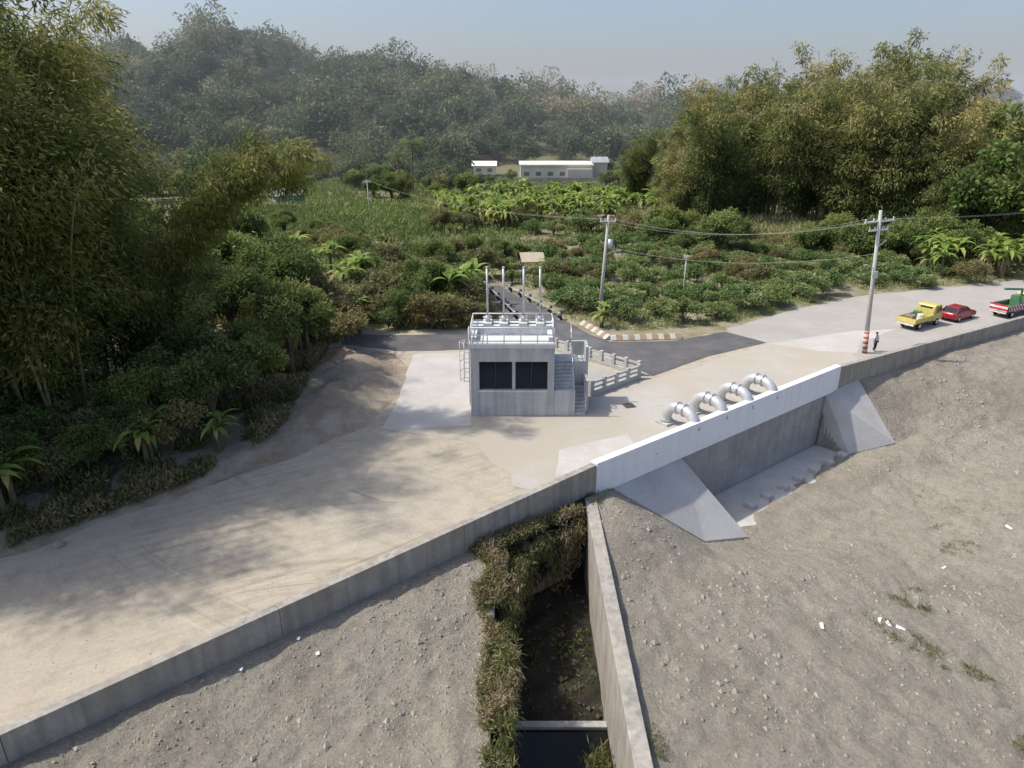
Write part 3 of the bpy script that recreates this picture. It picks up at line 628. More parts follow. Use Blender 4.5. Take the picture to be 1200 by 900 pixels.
# ------------------------------------------------------------------ person
def person(loc,rz,label,top,leg):
    J={'pel':(0,0,.95,.13),'sp':(0,0,1.15,.12),'ch':(0,.0,1.36,.145),'nk':(0,0,1.5,.055),'hd':(0,.01,1.6,.085),'ht':(0,.01,1.7,.085),
       'sl':(.17,0,1.42,.06),'el':(.25,.02,1.14,.043),'wl':(.24,.12,.9,.032),'hl':(.23,.17,.82,.035),
       'sr':(-.17,0,1.42,.06),'er':(-.25,.0,1.14,.043),'wr':(-.22,.10,.9,.032),'hr':(-.21,.15,.82,.035),
       'tl':(.09,0,.88,.09),'kl':(.1,.06,.48,.06),'al':(.1,-.02,.09,.042),'fl':(.11,.14,.04,.038),
       'tr':(-.09,0,.88,.09),'kr':(-.1,.02,.48,.06),'ar':(-.1,-.08,.09,.042),'fr':(-.11,.08,.04,.038)}
    E=[('pel','sp'),('sp','ch'),('ch','nk'),('nk','hd'),('hd','ht'),('ch','sl'),('sl','el'),('el','wl'),('wl','hl'),('ch','sr'),('sr','er'),('er','wr'),('wr','hr'),
       ('pel','tl'),('tl','kl'),('kl','al'),('al','fl'),('pel','tr'),('tr','kr'),('kr','ar'),('ar','fr')]
    e=thing('person',loc,rz,label,'person')
    def skin(name,keys,edges,mat,grow=0):
        ix={k:i for i,k in enumerate(keys)}; me=bpy.data.meshes.new(name); me.from_pydata([J[k][:3] for k in keys],[(ix[a],ix[b]) for a,b in edges],[])
        o=bpy.data.objects.new(name,me); COL.objects.link(o); o.parent=e; me.materials.append(mat)
        s=o.modifiers.new('skin','SKIN')
        for k in keys:
            v=me.skin_vertices[0].data[ix[k]]; v.radius=(J[k][3]+grow,J[k][3]*.85+grow); v.use_root=(k==keys[0])
        u=o.modifiers.new('sub','SUBSURF'); u.levels=2;u.render_levels=2; return o
    skin('body',list(J),E,M['skin'])
    skin('shirt',['ch','sp','pel','sl','el','sr','er'],[('pel','sp'),('sp','ch'),('ch','sl'),('sl','el'),('ch','sr'),('sr','er')],top,.018)
    skin('trousers',['pel','tl','kl','al','tr','kr','ar'],[('pel','tl'),('tl','kl'),('kl','al'),('pel','tr'),('tr','kr'),('kr','ar')],leg,.016)
    mb=MB(); mb.tube([(0,-.01,1.62),(0,-.01,1.7),(0,-.01,1.77)],[.1,.105,.05],12); mb.obj('hair',M['tyre'],e,smooth=True)
x,y,_=site(1024,412); person((x,y,.04),rad(200),'person in light shirt and dark trousers standing by pole',M['shirt'],M['navy'])

# ------------------------------------------------------------------ far buildings
def house(loc,rz,w_,d_,h_,label,wallm,roofm,nwin=5,roof='flat',storeys=1):
    e=thing('farm_building',loc,rz,label,'building'); mb=MB(); mb.bx(-w_/2,w_/2,-d_/2,d_/2,0,h_); mb.obj('wall',wallm,e)
    mb=MB()
    if roof=='flat': mb.bx(-w_/2-.4,w_/2+.4,-d_/2-.4,d_/2+.4,h_,h_+.35)
    else: 
        mb.add([(-w_/2-.5,-d_/2-.5,h_),(w_/2+.5,-d_/2-.5,h_),(w_/2+.5,d_/2+.5,h_),(-w_/2-.5,d_/2+.5,h_),(-w_/2-.5,0,h_+1.3),(w_/2+.5,0,h_+1.3)],[(0,1,5,4),(2,3,4,5),(0,4,3),(1,2,5),(0,3,2,1)])
    mb.obj('roof',roofm,e)
    for s_ in range(storeys):
        for i in range(nwin):
            x=-w_/2+(i+.5)*w_/nwin; zc=(s_+.55)*h_/storeys; mb=MB(); mb.bx(x-w_/nwin*.22,x+w_/nwin*.22,-d_/2-.03,-d_/2+.0,zc-.6,zc+.5); mb.obj('window',M['dullglass'],e)
    return e
x,y,_=site(650,212); e=house((x,y,0),.0,21,16,5.0,'long pale industrial building with flat cream roof',M['housewall'],M['roofw'],6)
mb=MB(); mb.bx(3,10.4,-10,-8.03,0,4.2); mb.obj('porch',M['housewall'],e)
mb=MB(); mb.bx(10.9,15.5,-3,4,0,5.6); mb.obj('annex',M['housewall'],e)
mb=MB(); mb.add([(10.9,-3.5,5.6),(16,-3.5,5.6),(16,4.5,5.6),(10.9,4.5,5.6),(10.9,.5,7.0),(16,.5,7.0)],[(0,1,5,4),(2,3,4,5),(0,4,3),(1,2,5),(0,3,2,1)]); mb.obj('annex_roof',M['dullroof'],e)
mb=MB(); mb.bx(-12,13,-.15,.15,0,2.0); o=mb.obj('boundary_wall',M['wall'],loc=(x,y-11.5,0)); tag(o,'low grey boundary wall before the long building','wall')
x,y,_=site(568,208); house((x,y,1.0),0,7,6,2.8,'small pale house with low roof among trees',M['housewall'],M['roofw'],2,'gable')
x,y,_=site(338,243); house((x,y,0),.5,6,4.5,2.8,'small green and white shed by the field',M['housegreen'],M['dullroof'],2,'gable')
x,y,_=site(684,262); mb=MB(); mb.bx(-6,6,-2,2,0,.3); 
for k in range(7): mb.box((-5+k*1.7,0,1.0),(1.2,2.4,1.2),k*.5)
e2=mb.obj('material_pile',M['wood'],loc=(x,y,0),bevel=.05); tag(e2,'dark heap of stacked boards and crates in field','pile')

# ------------------------------------------------------------------ vegetation generators
def gen_bamboo(seed,H,nc,npl,nl,ll,lw,spread,base_r,leafm,lr=1.5,droop=.7,csides=5,oneway=None,hmin=.45,t_lo=.18,t0=0.):
    """clump of arching stems, each carrying leafy plumes along its upper part"""
    global RG
    RG=np.random.default_rng(seed); mb=MB(); CC=[];RR=[];TT=[];DD=[]
    for i in range(nc):
        a=RG.uniform(0,2*np.pi); r=base_r*np.sqrt(RG.uniform()); b=np.array([r*np.cos(a),r*np.sin(a),0]); a+=RG.normal()*.5
        h=H*RG.uniform(hmin,1.0)/.92; out=spread*RG.uniform(.2,1)
        if oneway is not None: a=oneway+RG.normal()*.16; out=spread*RG.uniform(.75,1.05); h=H*RG.uniform(.88,1)/.92
        dr=np.array([np.cos(a),np.sin(a),0])
        Pt=lambda t: b+dr*out*t**2.3+np.array([0,0,1.])*h*(1.12*t-.2*t**3.5)
        mb.tube([tuple(Pt(t)) for t in np.linspace(0,1,8)],[.07*(1-.85*k/7)+.008 for k in range(8)],csides,caps=False)
        ct=RG.uniform(.05,.75)
        for k in range(npl):
            t=t_lo+(1.04-t_lo)*((k+RG.uniform(0,.9))/npl)**.8
            rr_=lr*(H/22)*(.42+.9*math.sin(math.pi*min(.97,t**1.3)))*RG.uniform(.5,1.2)
            if t>.95: rr_*=.5
            if oneway is not None: rr_=lr*(.35+.75*t)*RG.uniform(.7,1.1)*(.7 if t>.96 else 1)
            off=unit(RG.normal(size=(1,3)))[0]*rr_*.75
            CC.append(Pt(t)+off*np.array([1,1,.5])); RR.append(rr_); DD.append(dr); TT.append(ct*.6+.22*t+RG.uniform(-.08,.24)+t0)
    CC=np.array(CC);RR=np.array(RR);TT=np.array(TT);DD=np.array(DD)
    wgt=RR**2/np.sum(RR**2); n=int(nc*npl*nl); k=RG.choice(len(CC),n,p=wgt)
    u=unit(RG.normal(size=(n,3))); sub=np.sin(u[:,0]*6+k)*np.sin(u[:,1]*7+k*2.3)*np.sin(u[:,2]*5+k*3.1)
    rd=RR[k]*RG.uniform(.15,1.1,n)**.55*(1+.45*sub)
    c=CC[k]+u*rd[:,None]*np.array([1,1,.72])
    c[:,2]-=.14*rd*(u[:,0]**2+u[:,1]**2)
    d=unit(u*.55+DD[k]*.4+RG.normal(size=(n,3))*.5+np.array([0,0,-droop]))
    t=TT[k]+.16*u[:,2]+.2*sub+RG.normal(size=n)*.08  # lighter tint on top of each plume paints in the shading of the mass
    m_=c[:,2]>.2; c,d,t=c[m_],d[m_],t[m_]; n=len(c)
    V=leaves(c,d,ll*RG.uniform(.6,1.3,n),lw*RG.uniform(.7,1.3,n))
    return mb.mesh('culms',[M['culm']]),np_mesh('bamboo_crown',V,t,leafm),V,t
def gen_tree(seed,H,R_,nlobe,nl,ll,lw,leafm,flat=.75,low=.25,trunk_r=.2,t0=0.,lob=1.0):
    global RG
    RG=np.random.default_rng(seed); mb=MB(); z0=H*low; cz=(H+z0)/2; hz=(H-z0)/2
    pts=[(0,0,-.2),(.05*H*RG.normal()*.3,.04*H*RG.normal()*.3,z0*.7),(0,0,cz)]; mb.tube(pts,[trunk_r,trunk_r*.75,trunk_r*.4],7,caps=False)
    CC=[];RR=[];TT=[]
    for i in range(nlobe):
        v=unit(RG.normal(size=(1,3)))[0]; v[2]=abs(v[2])*.9-.35*RG.uniform(); k=RG.uniform(.4,.95)
        c=np.array([v[0]*R_*k,v[1]*R_*k,cz+v[2]*hz*k]); r=R_*RG.uniform(.2,.38)*lob
        mb.tube([(0,0,z0*.8),tuple((np.array([0,0,cz])*.4+c*.6)*np.array([.6,.6,.9])),tuple(c)],[trunk_r*.4,trunk_r*.22,trunk_r*.08],5,caps=False)
        CC.append(c);RR.append(r);TT.append(RG.uniform(.1,.8))
    CC=np.array(CC);RR=np.array(RR);TT=np.array(TT)
    n=nl; k=RG.integers(0,nlobe,n); u=unit(RG.normal(size=(n,3))); rad_=RR[k]*(RG.uniform(.3,1.25,n)**.6)
    sub=np.sin(u[:,0]*5+k)*np.sin(u[:,1]*6+k*2)*np.sin(u[:,2]*5+k*3)
    c=CC[k]+u*(rad_*(1+.45*sub))[:,None]*np.array([1,1,flat])
    d=unit(u*.7+RG.normal(size=(n,3))*.6+np.array([0,0,-.25]))
    t=TT[k]+.18*u[:,2]+.25*sub+RG.normal(size=n)*.1+t0  # lobe tops tinted lighter, so crown shading is put into the leaf colour
    m_=c[:,2]>.15; c,d,t=c[m_],d[m_],t[m_]; n=len(c)
    V=leaves(c,d,ll*RG.uniform(.6,1.3,n),lw*RG.uniform(.7,1.3,n))
    return mb.mesh('trunk',[M['bark']]),np_mesh('tree_crown',V,t,leafm),V,t
def gen_banana(seed,h=2.4):
    rg=np.random.default_rng(seed); mb=MB(); Q=[];T=[]
    for s_ in range(rg.integers(1,4)):
        bx,by=rg.normal(size=2)*.45*(s_>0); hh=h*rg.uniform(.7,1.1); mb.tube([(bx,by,-.1),(bx*1.05,by,hh*.6),(bx*1.1,by,hh)],[.15,.12,.08],7,caps=False)
        for i in range(8):
            a=i*2.4+rg.normal()*.3; L=rg.uniform(1.5,2.3); el=rg.uniform(.5,1.35); wd=rg.uniform(.2,.28); dr=np.array([math.cos(a),math.sin(a),0]); sd_=np.array([-dr[1],dr[0],0]); tt=rg.uniform(.15,.8) if el>.7 else rg.uniform(.5,1)
            pr=None; p=np.array([bx*1.1,by,hh*.95]); e_=el; ks=9
            for k in range(ks+1):
                f=k/ks; wk=wd*math.sin(math.pi*min(1,max(.04,(f*.93+.07)))**.7) if f>.15 else .03
                if k%3==2: wk*=rg.uniform(.6,1)
                cur=(p+sd_*wk+np.array([0,0,wk*.25]),p.copy(),p-sd_*wk+np.array([0,0,wk*.25]))
                if pr is not None:
                    Q.append([pr[0],cur[0],cur[1],pr[1]]);Q.append([pr[1],cur[1],cur[2],pr[2]]);T+= [tt+rg.normal()*.05]*2
                pr=cur; p=p+(dr*math.cos(e_)+np.array([0,0,math.sin(e_)]))*L/ks; e_-=rg.uniform(.16,.3)
    return mb.mesh('stem',[M['bark']]),np_mesh('banana_leaves',np.array(Q,float),np.array(T),M['banana'])
def gen_palm(seed,h=9):
    rg=np.random.default_rng(seed); mb=MB(); mb.tube([(0,0,-.2),(.1,0,h*.5),(.3,.1,h)],[.22,.16,.13],8,caps=False); Q=[];T=[]
    for i in range(20):
        a=i*2.4; el=rg.uniform(-.2,1.2); L=3.2; dr=np.array([math.cos(a),math.sin(a),0]); sd_=np.array([-dr[1],dr[0],0]); p=np.array([.3,.1,h]); e_=el
        for k in range(18):
            p=p+(dr*math.cos(e_)+np.array([0,0,math.sin(e_)]))*L/18; e_-=.09
            ll=.8*math.sin(math.pi*(k+2)/21)
            for s_ in(-1,1):
                q=p+sd_*s_*ll+dr*.25*ll+np.array([0,0,-.35*ll]); Q.append([p-dr*.05,p+dr*.05,q+dr*.04,q-dr*.02]);T.append(.3+rg.uniform()*.3)
    return mb.mesh('trunk',[M['bark']]),np_mesh('palm_crown',np.array(Q,float),np.array(T),M['leaf'])
def plant(name,var,loc,sc,rz,label,cat,group,szc=None):
    e=thing(name,loc,rz,label,cat,group); e.scale=(sc,sc,szc or sc)
    link('trunk' if cat!='banana plant' else 'stem',var[0],e); link('crown',var[1],e); return e

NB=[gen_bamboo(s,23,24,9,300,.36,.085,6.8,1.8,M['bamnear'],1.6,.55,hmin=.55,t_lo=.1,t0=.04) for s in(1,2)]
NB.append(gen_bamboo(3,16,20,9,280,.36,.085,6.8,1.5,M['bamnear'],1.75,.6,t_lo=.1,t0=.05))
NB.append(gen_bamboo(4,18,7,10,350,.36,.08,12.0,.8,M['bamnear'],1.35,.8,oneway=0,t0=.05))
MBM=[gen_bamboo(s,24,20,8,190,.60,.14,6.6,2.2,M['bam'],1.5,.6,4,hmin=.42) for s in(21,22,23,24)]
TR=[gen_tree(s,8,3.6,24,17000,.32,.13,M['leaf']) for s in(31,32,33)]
SH=[gen_tree(s,4.5,2.6,15,5000,.32,.12,M['dry'],.8,.05,.08) for s in(41,42,43)]
MG=[gen_tree(s,3.6,2.4,14,5000,.32,.13,M['mango'],.75,.08,.12) for s in(51,52,53)]
DT=[gen_tree(s,9,4.2,20,9000,.45,.24,M['leaf'],.8,.05,.25) for s in(61,62)]
BN=[gen_banana(s) for s in(71,72,73,74)]
PM=gen_palm(81)
rr=random.Random(5)
def gz(u,v): x,y,_=site(u,v); return (x,y,ground_z(x,y)-.05)
gB='bamboo clumps at the yard edge'
for i,(u,v,k,s) in enumerate([(80,538,0,1.12),(5,550,1,1.22),(-90,570,0,1.15),(45,478,1,1.3),(120,486,0,1.2),(200,478,2,.95),(-20,470,0,1.25),(95,430,1,1.2),(-170,520,1,1.1),(-150,640,0,1.0)]):
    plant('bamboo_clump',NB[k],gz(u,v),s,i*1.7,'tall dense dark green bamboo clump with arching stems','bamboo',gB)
plant('bamboo_clump',NB[3],gz(195,482),1.0,rad(-3),'bamboo stems arching far out over the bank','bamboo',gB)
gT='leafy trees at the yard edge'
for i,(u,v,s) in enumerate([(385,415,.85),(345,450,.9),(300,485,.75),(255,515,.7),(205,545,.6),(335,400,1.1),(280,430,1.15),(230,500,.85),(380,392,.95),(310,370,1.1),(250,390,1.2),(150,560,.5),(60,585,.5),(110,570,.45),(20,600,.5),(180,530,.7),(100,550,.7),(40,565,.6)]):
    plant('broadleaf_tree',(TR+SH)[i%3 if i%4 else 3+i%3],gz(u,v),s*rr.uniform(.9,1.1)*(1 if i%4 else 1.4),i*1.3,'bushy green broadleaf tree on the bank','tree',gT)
for i in range(16):
    u=rr.uniform(120,290); v=rr.uniform(262,345); plant('broadleaf_tree',DT[i%2],gz(u,v),rr.uniform(.6,1.0),i*1.3,'bushy green broadleaf tree behind the bamboo','tree','trees behind the bamboo')
for i,(u,v,s) in enumerate([(10,618,1.2),(182,556,1.1),(418,392,1.1),(528,372,1.7),(545,360,1.6),(515,362,1.4),(706,384,.8),(360,365,1.6),(345,350,1.6),(330,345,1.5),(375,350,1.6),(405,360,1.6),(420,350,1.7),(262,535,.8),(350,335,1.7),(390,338,1.7),(310,338,1.6),(355,430,1.5),(325,415,1.5)]):
    plant('banana_plant',BN[i%4],gz(u,v),s,i*2.1,'banana plant with broad arching green leaves','banana plant','banana plants')
i=0
for (u0,u1,v,n_,s) in [(430,552,382,6,.8),(430,560,366,7,1.0),(420,566,345,8,1.0),(400,575,325,9,.95),(300,600,308,14,.9),(280,420,292,7,.8)]:
    for k in range(n_):
        u=u0+(u1-u0)*(k+rr.uniform(.1,.9))/n_; vv=v+rr.uniform(-6,6)
        var=SH[i%3] if rr.random()<.4 else (TR[i%3] if rr.random()<.5 else MG[i%3]); sc=s*rr.uniform(.7,1.25)*(.65 if var in TR else 1)
        plant('scrub_tree',var,gz(u,vv),sc,i*.9,'scrubby half dry small tree in thicket','tree','scrubby trees in the thicket'); i+=1
for u,v,s in((592,322,.7),(600,333,.55),(648,330,.8),(640,308,.8),(608,304,.8),(655,345,.7),(585,312,.8),(625,328,.5)):
    plant('scrub_tree',MG[i%3],gz(u,v),s,i*.9,'scrubby small green tree in thicket','tree','scrubby trees in the thicket'); i+=1
OP=[(645,300),(760,283),(1000,300),(1165,322),(1165,332),(1000,338),(905,358),(850,374),(800,380),(730,380),(668,368),(640,350)]
cnt=0;tries=0;pl=[]
while cnt<96 and tries<8000:
    tries+=1; u=rr.uniform(630,1165); v=rr.uniform(283,388)
    if not inside(u,v,OP): continue
    x,y,_=site(u,v)
    if fr(x,y,.12,2)<-.3 or any((x-a)**2+(y-b)**2<3.2**2 for a,b in pl): continue
    pl.append((x,y)); dryt=rr.random()<.12
    plant('orchard_tree',SH[cnt%3] if dryt else MG[cnt%3],(x,y,-.1),rr.uniform(.6,1.1)*(.8 if dryt else 1),rr.uniform(0,6),'low dry brownish scrub tree' if dryt else 'low rounded grey green orchard tree','tree','low orchard trees',rr.uniform(.5,.9)); cnt+=1
for k in range(110):
    u=rr.uniform(512,738);v=rr.uniform(236,264)+ (6 if u<600 else 0); x,y,_=site(u,v)
    plant('banana_plant',BN[k%4],(x,y,-.1),rr.uniform(1.0,1.75),rr.uniform(0,6),'banana plant with broad arching green leaves','banana plant','banana plants')
for k in range(14):
    u=rr.uniform(510,740);v=rr.uniform(262,278); x,y,_=site(u,v)
    plant('scrub_tree',(SH+MG)[k%6],(x,y,-.1),rr.uniform(.6,1.1),k*.9,'scrubby half dry small tree in thicket','tree','scrubby trees in the thicket')
for k in range(34):
    u=rr.uniform(1085,1230);v=rr.uniform(300,326); x,y,_=site(u,v); plant('banana_plant',BN[k%4],(x,y,-.1),rr.uniform(1.1,1.6),rr.uniform(0,6),'banana plant with yellowing leaves','banana plant','banana plants')
for k in range(12):
    u=rr.uniform(735,790);v=rr.uniform(240,262); x,y,_=site(u,v); plant('banana_plant',BN[k%4],(x,y,-.1),rr.uniform(1.2,1.7),rr.uniform(0,6),'banana plant with broad arching green leaves','banana plant','banana plants')
gR='tall bamboo clumps beyond the orchard'
k=0
for (u,v,h) in [(795,272,18),(830,276,23),(870,272,24),(905,276,25),(940,272,26),(975,280,27),(1010,282,28),(1045,286,29),(1080,292,24),(1115,298,19),(1150,300,18),(1185,306,17),(1220,310,18),(1260,312,18),
                (780,255,17),(820,256,26),(860,255,29),(900,254,28),(950,256,32),(1000,260,33),(1050,262,36),(1090,268,29),(1130,272,23),(1175,276,20),(1220,280,20),
                (745,240,17),(790,238,19),(840,238,25),(900,238,28),(1130,254,24),(1190,256,21),(1240,262,22)]:
    x,y,_=site(u,v); var=MBM[k%4] if (u<1100 or k%2) else DT[k%2]
    plant('bamboo_clump' if var in MBM else 'wood_tree',var,(x+rr.uniform(-1,1),y,-.1),h/24*rr.uniform(.95,1.08) if var in MBM else h/9*.95,k*1.1,'tall olive and golden bamboo clump' if var in MBM else 'tall leafy green tree among bamboo','bamboo' if var in MBM else 'tree',gR if var in MBM else 'tall trees in the wood'); k+=1
for i in range(50):
    u=rr.uniform(770,1250); v=rr.uniform(278,300)+(u-770)*.045; x,y,_=site(u,v)
    plant('undergrowth_tree',DT[i%2] if i%3 else SH[i%3],(x,y,-.1),rr.uniform(.35,.8),rr.uniform(0,6),'leafy understorey tree at the wood edge','tree','understorey trees')
for i in range(70):
    u=rr.uniform(190,800); v=rr.uniform(212,240)
    if 545<u<725 and v>200: continue
    if 315<u<360: continue
    x,y,_=site(u,v)
    plant('field_tree',DT[i%2] if i%5 else MBM[i%4],(x,y,ground_z(x,y)-.2),rr.uniform(.4,.8)*(1 if i%5 else .7),rr.uniform(0,6),'rounded tree at the edge of the fields','tree','trees around the fields')
for u,v,s in ((590,226,.4),(620,227,.35),(648,226,.4),(675,227,.35),(560,222,.5),(545,215,.6),(530,222,.6),(710,222,.6),(725,220,.7),(600,214,.45),(715,212,.7),(575,216,.35)):
    x,y,_=site(u,v); plant('field_tree',DT[0],(x,y,0),s,u,'small rounded tree before the long building','tree','trees around the fields')
x,y,_=site(484,228); plant('palm_tree',PM,(x,y,0),1.35,0,'tall coconut palm rising above field trees','palm','palms')
x,y,_=site(470,232); plant('palm_tree',PM,(x,y,0),1.1,2,'tall coconut palm rising above field trees','palm','palms')

# ------------------------------------------------------------------ hillside forest (mass)
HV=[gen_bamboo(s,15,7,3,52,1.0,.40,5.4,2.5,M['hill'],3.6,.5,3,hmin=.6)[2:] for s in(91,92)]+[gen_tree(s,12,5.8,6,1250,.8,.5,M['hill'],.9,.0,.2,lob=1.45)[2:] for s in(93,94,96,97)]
RG=np.random.default_rng(100); AV=[];AT=[]
def forest(x0,x1,y0,y1,n,smin,smax,cond=None):
    for i in range(n):
        x=RG.uniform(x0,x1); y=RG.uniform(y0,y1)
        if cond and not cond(x,y): continue
        tan=y>300 and -40<x<75 and RG.uniform()<.45
        V,t=HV[RG.integers(0,2) if tan else RG.integers(0,6)]; a=RG.uniform(0,6.28); s=RG.uniform(smin,smax)*(1.3 if RG.uniform()<.2 else 1); c,s_=math.cos(a)*s,math.sin(a)*s
        W=np.empty_like(V); W[...,0]=V[...,0]*c-V[...,1]*s_; W[...,1]=V[...,0]*s_+V[...,1]*c; W[...,2]=V[...,2]*s*RG.uniform(.85,1.2); W+=np.array([x,y,ground_z(x,y)-1])
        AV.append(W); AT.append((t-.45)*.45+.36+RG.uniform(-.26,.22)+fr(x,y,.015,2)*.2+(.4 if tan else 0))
def c1(x,y):
    if y<248 and -14<x<34: return False
    return abs(x)<.85*y
forest(-270,150,236,375,1150,.8,1.25,c1)
forest(-200,-64,160,238,170,.5,.85,lambda x,y:abs(x)<.8*y)
forest(-72,-16,196,240,90,.4,.65)
forest(34,110,185,240,60,.6,1.0)
forest(60,400,240,700,400,.9,1.3,lambda x,y:abs(x)<.85*y)
V=np.concatenate(AV);T=np.concatenate(AT)
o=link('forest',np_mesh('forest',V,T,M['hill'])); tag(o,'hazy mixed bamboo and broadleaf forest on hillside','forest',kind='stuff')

# ------------------------------------------------------------------ ground cover masses
def cover(name,poly_px,n,hgt,ll,lw,mat,label,cat,tint=(0,1),gap=.0,gs=.15,zf=None,up=.8,rows=None,worldpoly=None):
    poly=worldpoly or [site(u,v) for u,v in poly_px]; X=[p[0] for p in poly];Y=[p[1] for p in poly]; pts=[];k=0
    while len(pts)<n and k<n*12:
        k+=1; x=RG.uniform(min(X),max(X)); y=RG.uniform(min(Y),max(Y))
        if not inside(x,y,poly): continue
        f=fr(x,y,gs,3)
        if f<gap-RG.uniform()*.2: continue
        if rows and (x*.35+y)%rows>rows*.55: continue
        pts.append((x,y,(zf or ground_z)(x,y),f))
    A=np.array(pts)
    q=6; c=np.repeat(A[:,:3],q,0); f=np.repeat(A[:,3],q); n_=len(c)
    c=c+RG.normal(size=(n_,3))*np.array([1,1,0])*ll*.35; c[:,2]+=RG.uniform(0,1,n_)**1.5*hgt*(.5+np.clip(f+.4,0,1))
    d=unit(RG.normal(size=(n_,3))*.6+np.array([0,0,up]))
    t=tint[0]+(tint[1]-tint[0])*np.clip(.5+f*.6+RG.normal(size=n_)*.18,0,1)
    V=leaves(c,d,ll*RG.uniform(.5,1.3,n_),lw*RG.uniform(.6,1.3,n_))
    o=link(name,np_mesh(name,V,t,mat)); tag(o,label,cat,kind='stuff'); return o
cover('crop_rows',[(255,250),(520,250),(525,262),(500,285),(290,292),(255,280)],7500,1.0,.8,.28,M['grass'],'low green crop rows in open field','crops',(0,.5),-.6,.05,rows=2.6)
cover('tall_grass',[(740,262),(800,258),(960,282),(1100,300),(1100,310),(900,292),(740,280)],6500,2.2,1.1,.16,M['grass'],'tall pale reeds and grass before the bamboo','grass',(.3,1),-.5,.06)
cover('meadow_grass',[(150,290),(250,240),(300,218),(520,208),(760,214),(740,285),(645,285),(600,300),(560,340),(300,350),(200,400)],15000,.8,.8,.22,M['grass'],'rough green and straw coloured field vegetation','grass',(0,.8),-.3,.06)
cover('orchard_weeds',[(600,300),(760,283),(1300,318),(1180,330),(1000,345),(860,378),(800,385),(720,388),(668,376),(645,350),(600,330)],8000,.35,.4,.10,M['grass'],'low weeds and litter beneath orchard trees','weeds',(.1,.9),-.1,.2)
cover('thicket_undergrowth',[(415,386),(552,386),(585,378),(560,338),(300,340),(200,420),(400,402)],6500,1.0,.5,.15,M['dry'],'tangled dry undergrowth below the thicket','undergrowth',(0,1),-.2,.2)
cover('bank_undergrowth',[(385,418),(380,408),(300,440),(0,560),(-60,650),(0,648),(60,626),(200,578),(290,538),(335,505),(370,440)],10500,.7,.32,.09,M['weed'],'tangled weeds and leaf litter on the bank','undergrowth',(.1,1),-.08,.3)
rv=lambda x,y:river_z(x,y,True)
cover('channel_vines',None,3600,.35,.24,.05,M['weed'],'green and dry vines trailing over the channel edge','vines',(.25,1),-.08,.7,zf=rv,up=.3,worldpoly=[(-1.15,12),(-.45,12),(-.4,26),(-.3,30),(.5,31.5),(2.0,32.8),(3.9,34.2),(4.1,34.8),(1.5,33.2),(-.6,31.8),(-2.2,30.4),(-2.0,28),(-1.1,25),(-1.4,22),(-1.0,19),(-1.3,16)])
def hang(x,y):
    return -1.3-abs(RG.normal())*1.2*(1.1+fr(x,y,.8)*1.6)
cover('hanging_vines',None,4200,.4,.34,.05,M['weed'],'dry and green creepers hanging down the channel wall','vines',(.25,1),-.25,.7,zf=hang,up=-1.0,worldpoly=[(-.56,12),(-.1,12),(.2,16),(-.1,19),(.25,23),(-.1,26),(.4,29),(1.1,31.4),(2.4,32.6),(3.9,33.4),(3.9,34.2),(-.5,31.5)])
cover('channel_weeds',None,420,.6,.45,.05,M['weed'],'bright green weeds growing in channel bed','weeds',(.3,.7),-.6,.5,zf=lambda x,y:-5.5,up=1.2,worldpoly=[(3.0,15),(4.1,15),(4.1,22.5),(3.2,22)])
cover('bed_weeds',None,120,.25,.25,.07,M['weed'],'sparse weeds on silty channel bed','weeds',(.0,.5),.05,.5,zf=river_z,worldpoly=[(-.3,24),(4,24),(4,30),(-.3,30)])
for pts,nn in (([(1005,735),(1060,750),(1110,775),(1165,795),(1165,808),(1100,795),(1040,768)],170),([(1035,690),(1075,688),(1095,715),(1080,728),(1040,712)],90),([(1085,610),(1110,605),(1150,640),(1140,660),(1100,640)],70),([(1180,860),(1210,850),(1210,890),(1185,890)],50),([(740,860),(765,850),(790,890),(760,900)],50),([(660,600),(700,575),(720,585),(690,612)],80),([(1060,560),(1190,600),(1190,620),(1070,585)],40)):
    wp=[site(u,v,-4.6 if u>800 else -1.5) for u,v in pts]
    cover('grass_patch',None,nn,.12,.2,.03,M['weed'],'sparse green weed patch on bare dirt','grass',(.1,.7),.0,.8,zf=lambda x,y:rv(x,y) if y<Yw(x) else .0,up=.7,worldpoly=wp)

# ------------------------------------------------------------------ stones and litter
def stones(name,n,xr,yr,smin,smax,zf,cond,label,mat='stone',pw=5):
    P_=[];k=0
    while len(P_)<n and k<n*10:
        k+=1; x=RG.uniform(*xr);y=RG.uniform(*yr)
        if cond(x,y): P_.append((x,y,zf(x,y)))
    A=np.array(P_); m=len(A); s=smin+(smax-smin)*RG.uniform(0,1,m)**pw
    base=np.array([(1,0,0),(0,1,0),(-1,0,0),(0,-1,0),(0,0,.7),(0,0,-.7)],float); tri=[(0,1,4),(1,2,4),(2,3,4),(3,0,4),(1,0,5),(2,1,5),(3,2,5),(0,3,5)]
    Vv=A[:,None,:]+base[None]*s[:,None,None]*RG.uniform(.6,1.3,(m,6,1))
    V=np.concatenate([Vv[:,list(t)] for t in tri]); o=link(name,np_mesh(name,V,None,M[mat])); tag(o,label,'stones',kind='stuff')
okr=lambda x,y: y<Yw(x)-.4 and not(-1<x<4.9) and not inside(x,y,BP)
clod=lambda x,y: okr(x,y) and fr(x,y,.25,3)>.12
stones('gravel',13000,(-22,-1),(12,36),.012,.09,rv,okr,'loose grey stones and clods on bare soil')
stones('gravel',18000,(4.9,48),(10,62),.012,.11,rv,okr,'loose stones scattered over bulldozed dirt')
stones('rubble',2600,(-22,48),(12,62),.03,.2,rv,clod,'patches of broken clods and rubble on the dirt','stone',3)
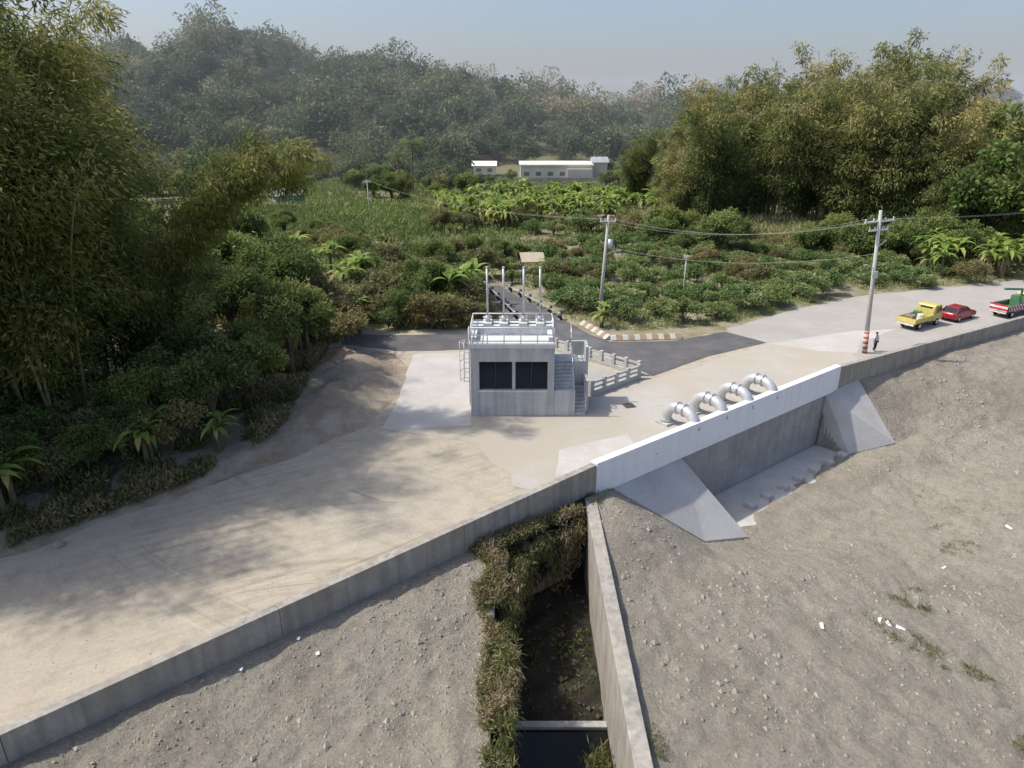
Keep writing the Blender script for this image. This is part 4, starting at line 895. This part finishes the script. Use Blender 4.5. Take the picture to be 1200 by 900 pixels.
stones('rubble',250,(-.5,4.2),(24,33),.05,.22,river_z,lambda x,y:y<Yw(x)-.6,'dark rubble on the channel bed','rust')
oky=lambda x,y: y>Yw(x)+.6 and inside(x,y,[site(u,v) for u,v in((560,500),(430,500),(330,542),(200,587),(0,655),(-200,760),(0,900),(640,575),(640,520))])
stones('gravel',2000,(-40,5),(10,46),.01,.05,lambda x,y:.02,oky,'fine gravel on the dirt yard')
for i,(u,v,z) in enumerate([(352,765,-1.2),(374,776,-1.2),(285,800,-1.2),(1040,735,-4),(1030,732,-4),(1055,738,-4),(1110,652,-4),(1185,608,-4),(960,750,-4)]):
    x,y,_=site(u,v,z); zz=rv(x,y)
    mb=MB(); a=rr.uniform(0,3); L=rr.uniform(.13,.26) if z<-3 else rr.uniform(.06,.1)
    mb.hexa([(-L,-.08,0),(L,-.07,0),(L*.8,.1,0),(-L*.9,.08,0)],[(-L*.8,-.06,.05),(L*.9,-.06,.09),(L*.7,.07,.06),(-L*.8,.06,.03)])
    tag(mb.obj('litter',M['white'],loc=(x,y,zz+.02),rz=a,bevel=.01),'crumpled white scrap lying on the dirt','litter','scraps of litter')
for u,v,s in ((238,548,.35),(226,556,.25),(70,640,.3)):
    x,y,_=site(u,v); mb=MB(); mb.tube([(0,0,-.1),(0,0,s*.4),(0,0,s*.9),(0,0,s)],[s*.8,s,s*.6,.05],7); tag(mb.obj('boulder',M['stone'],loc=(x,y,ground_z(x,y)),smooth=True),'small pale boulder at foot of the bank','rock')

# ------------------------------------------------------------------ haze lying over the far valley and hills
m,n,o_=nmat('haze_air'); vs=N(n,'ShaderNodeVolumeScatter'); vs.inputs['Color'].default_value=(.88,.95,1,1); vs.inputs['Density'].default_value=.00095; vs.inputs['Anisotropy'].default_value=.0
n.links.new(vs.outputs[0],o_.inputs['Volume'])
mb=MB(); mb.bx(-900,1100,170,1300,-20,65); o=mb.obj('haze_air',m); o['kind']='structure'
print('polys',sum(len(x.polygons) for x in bpy.data.meshes))
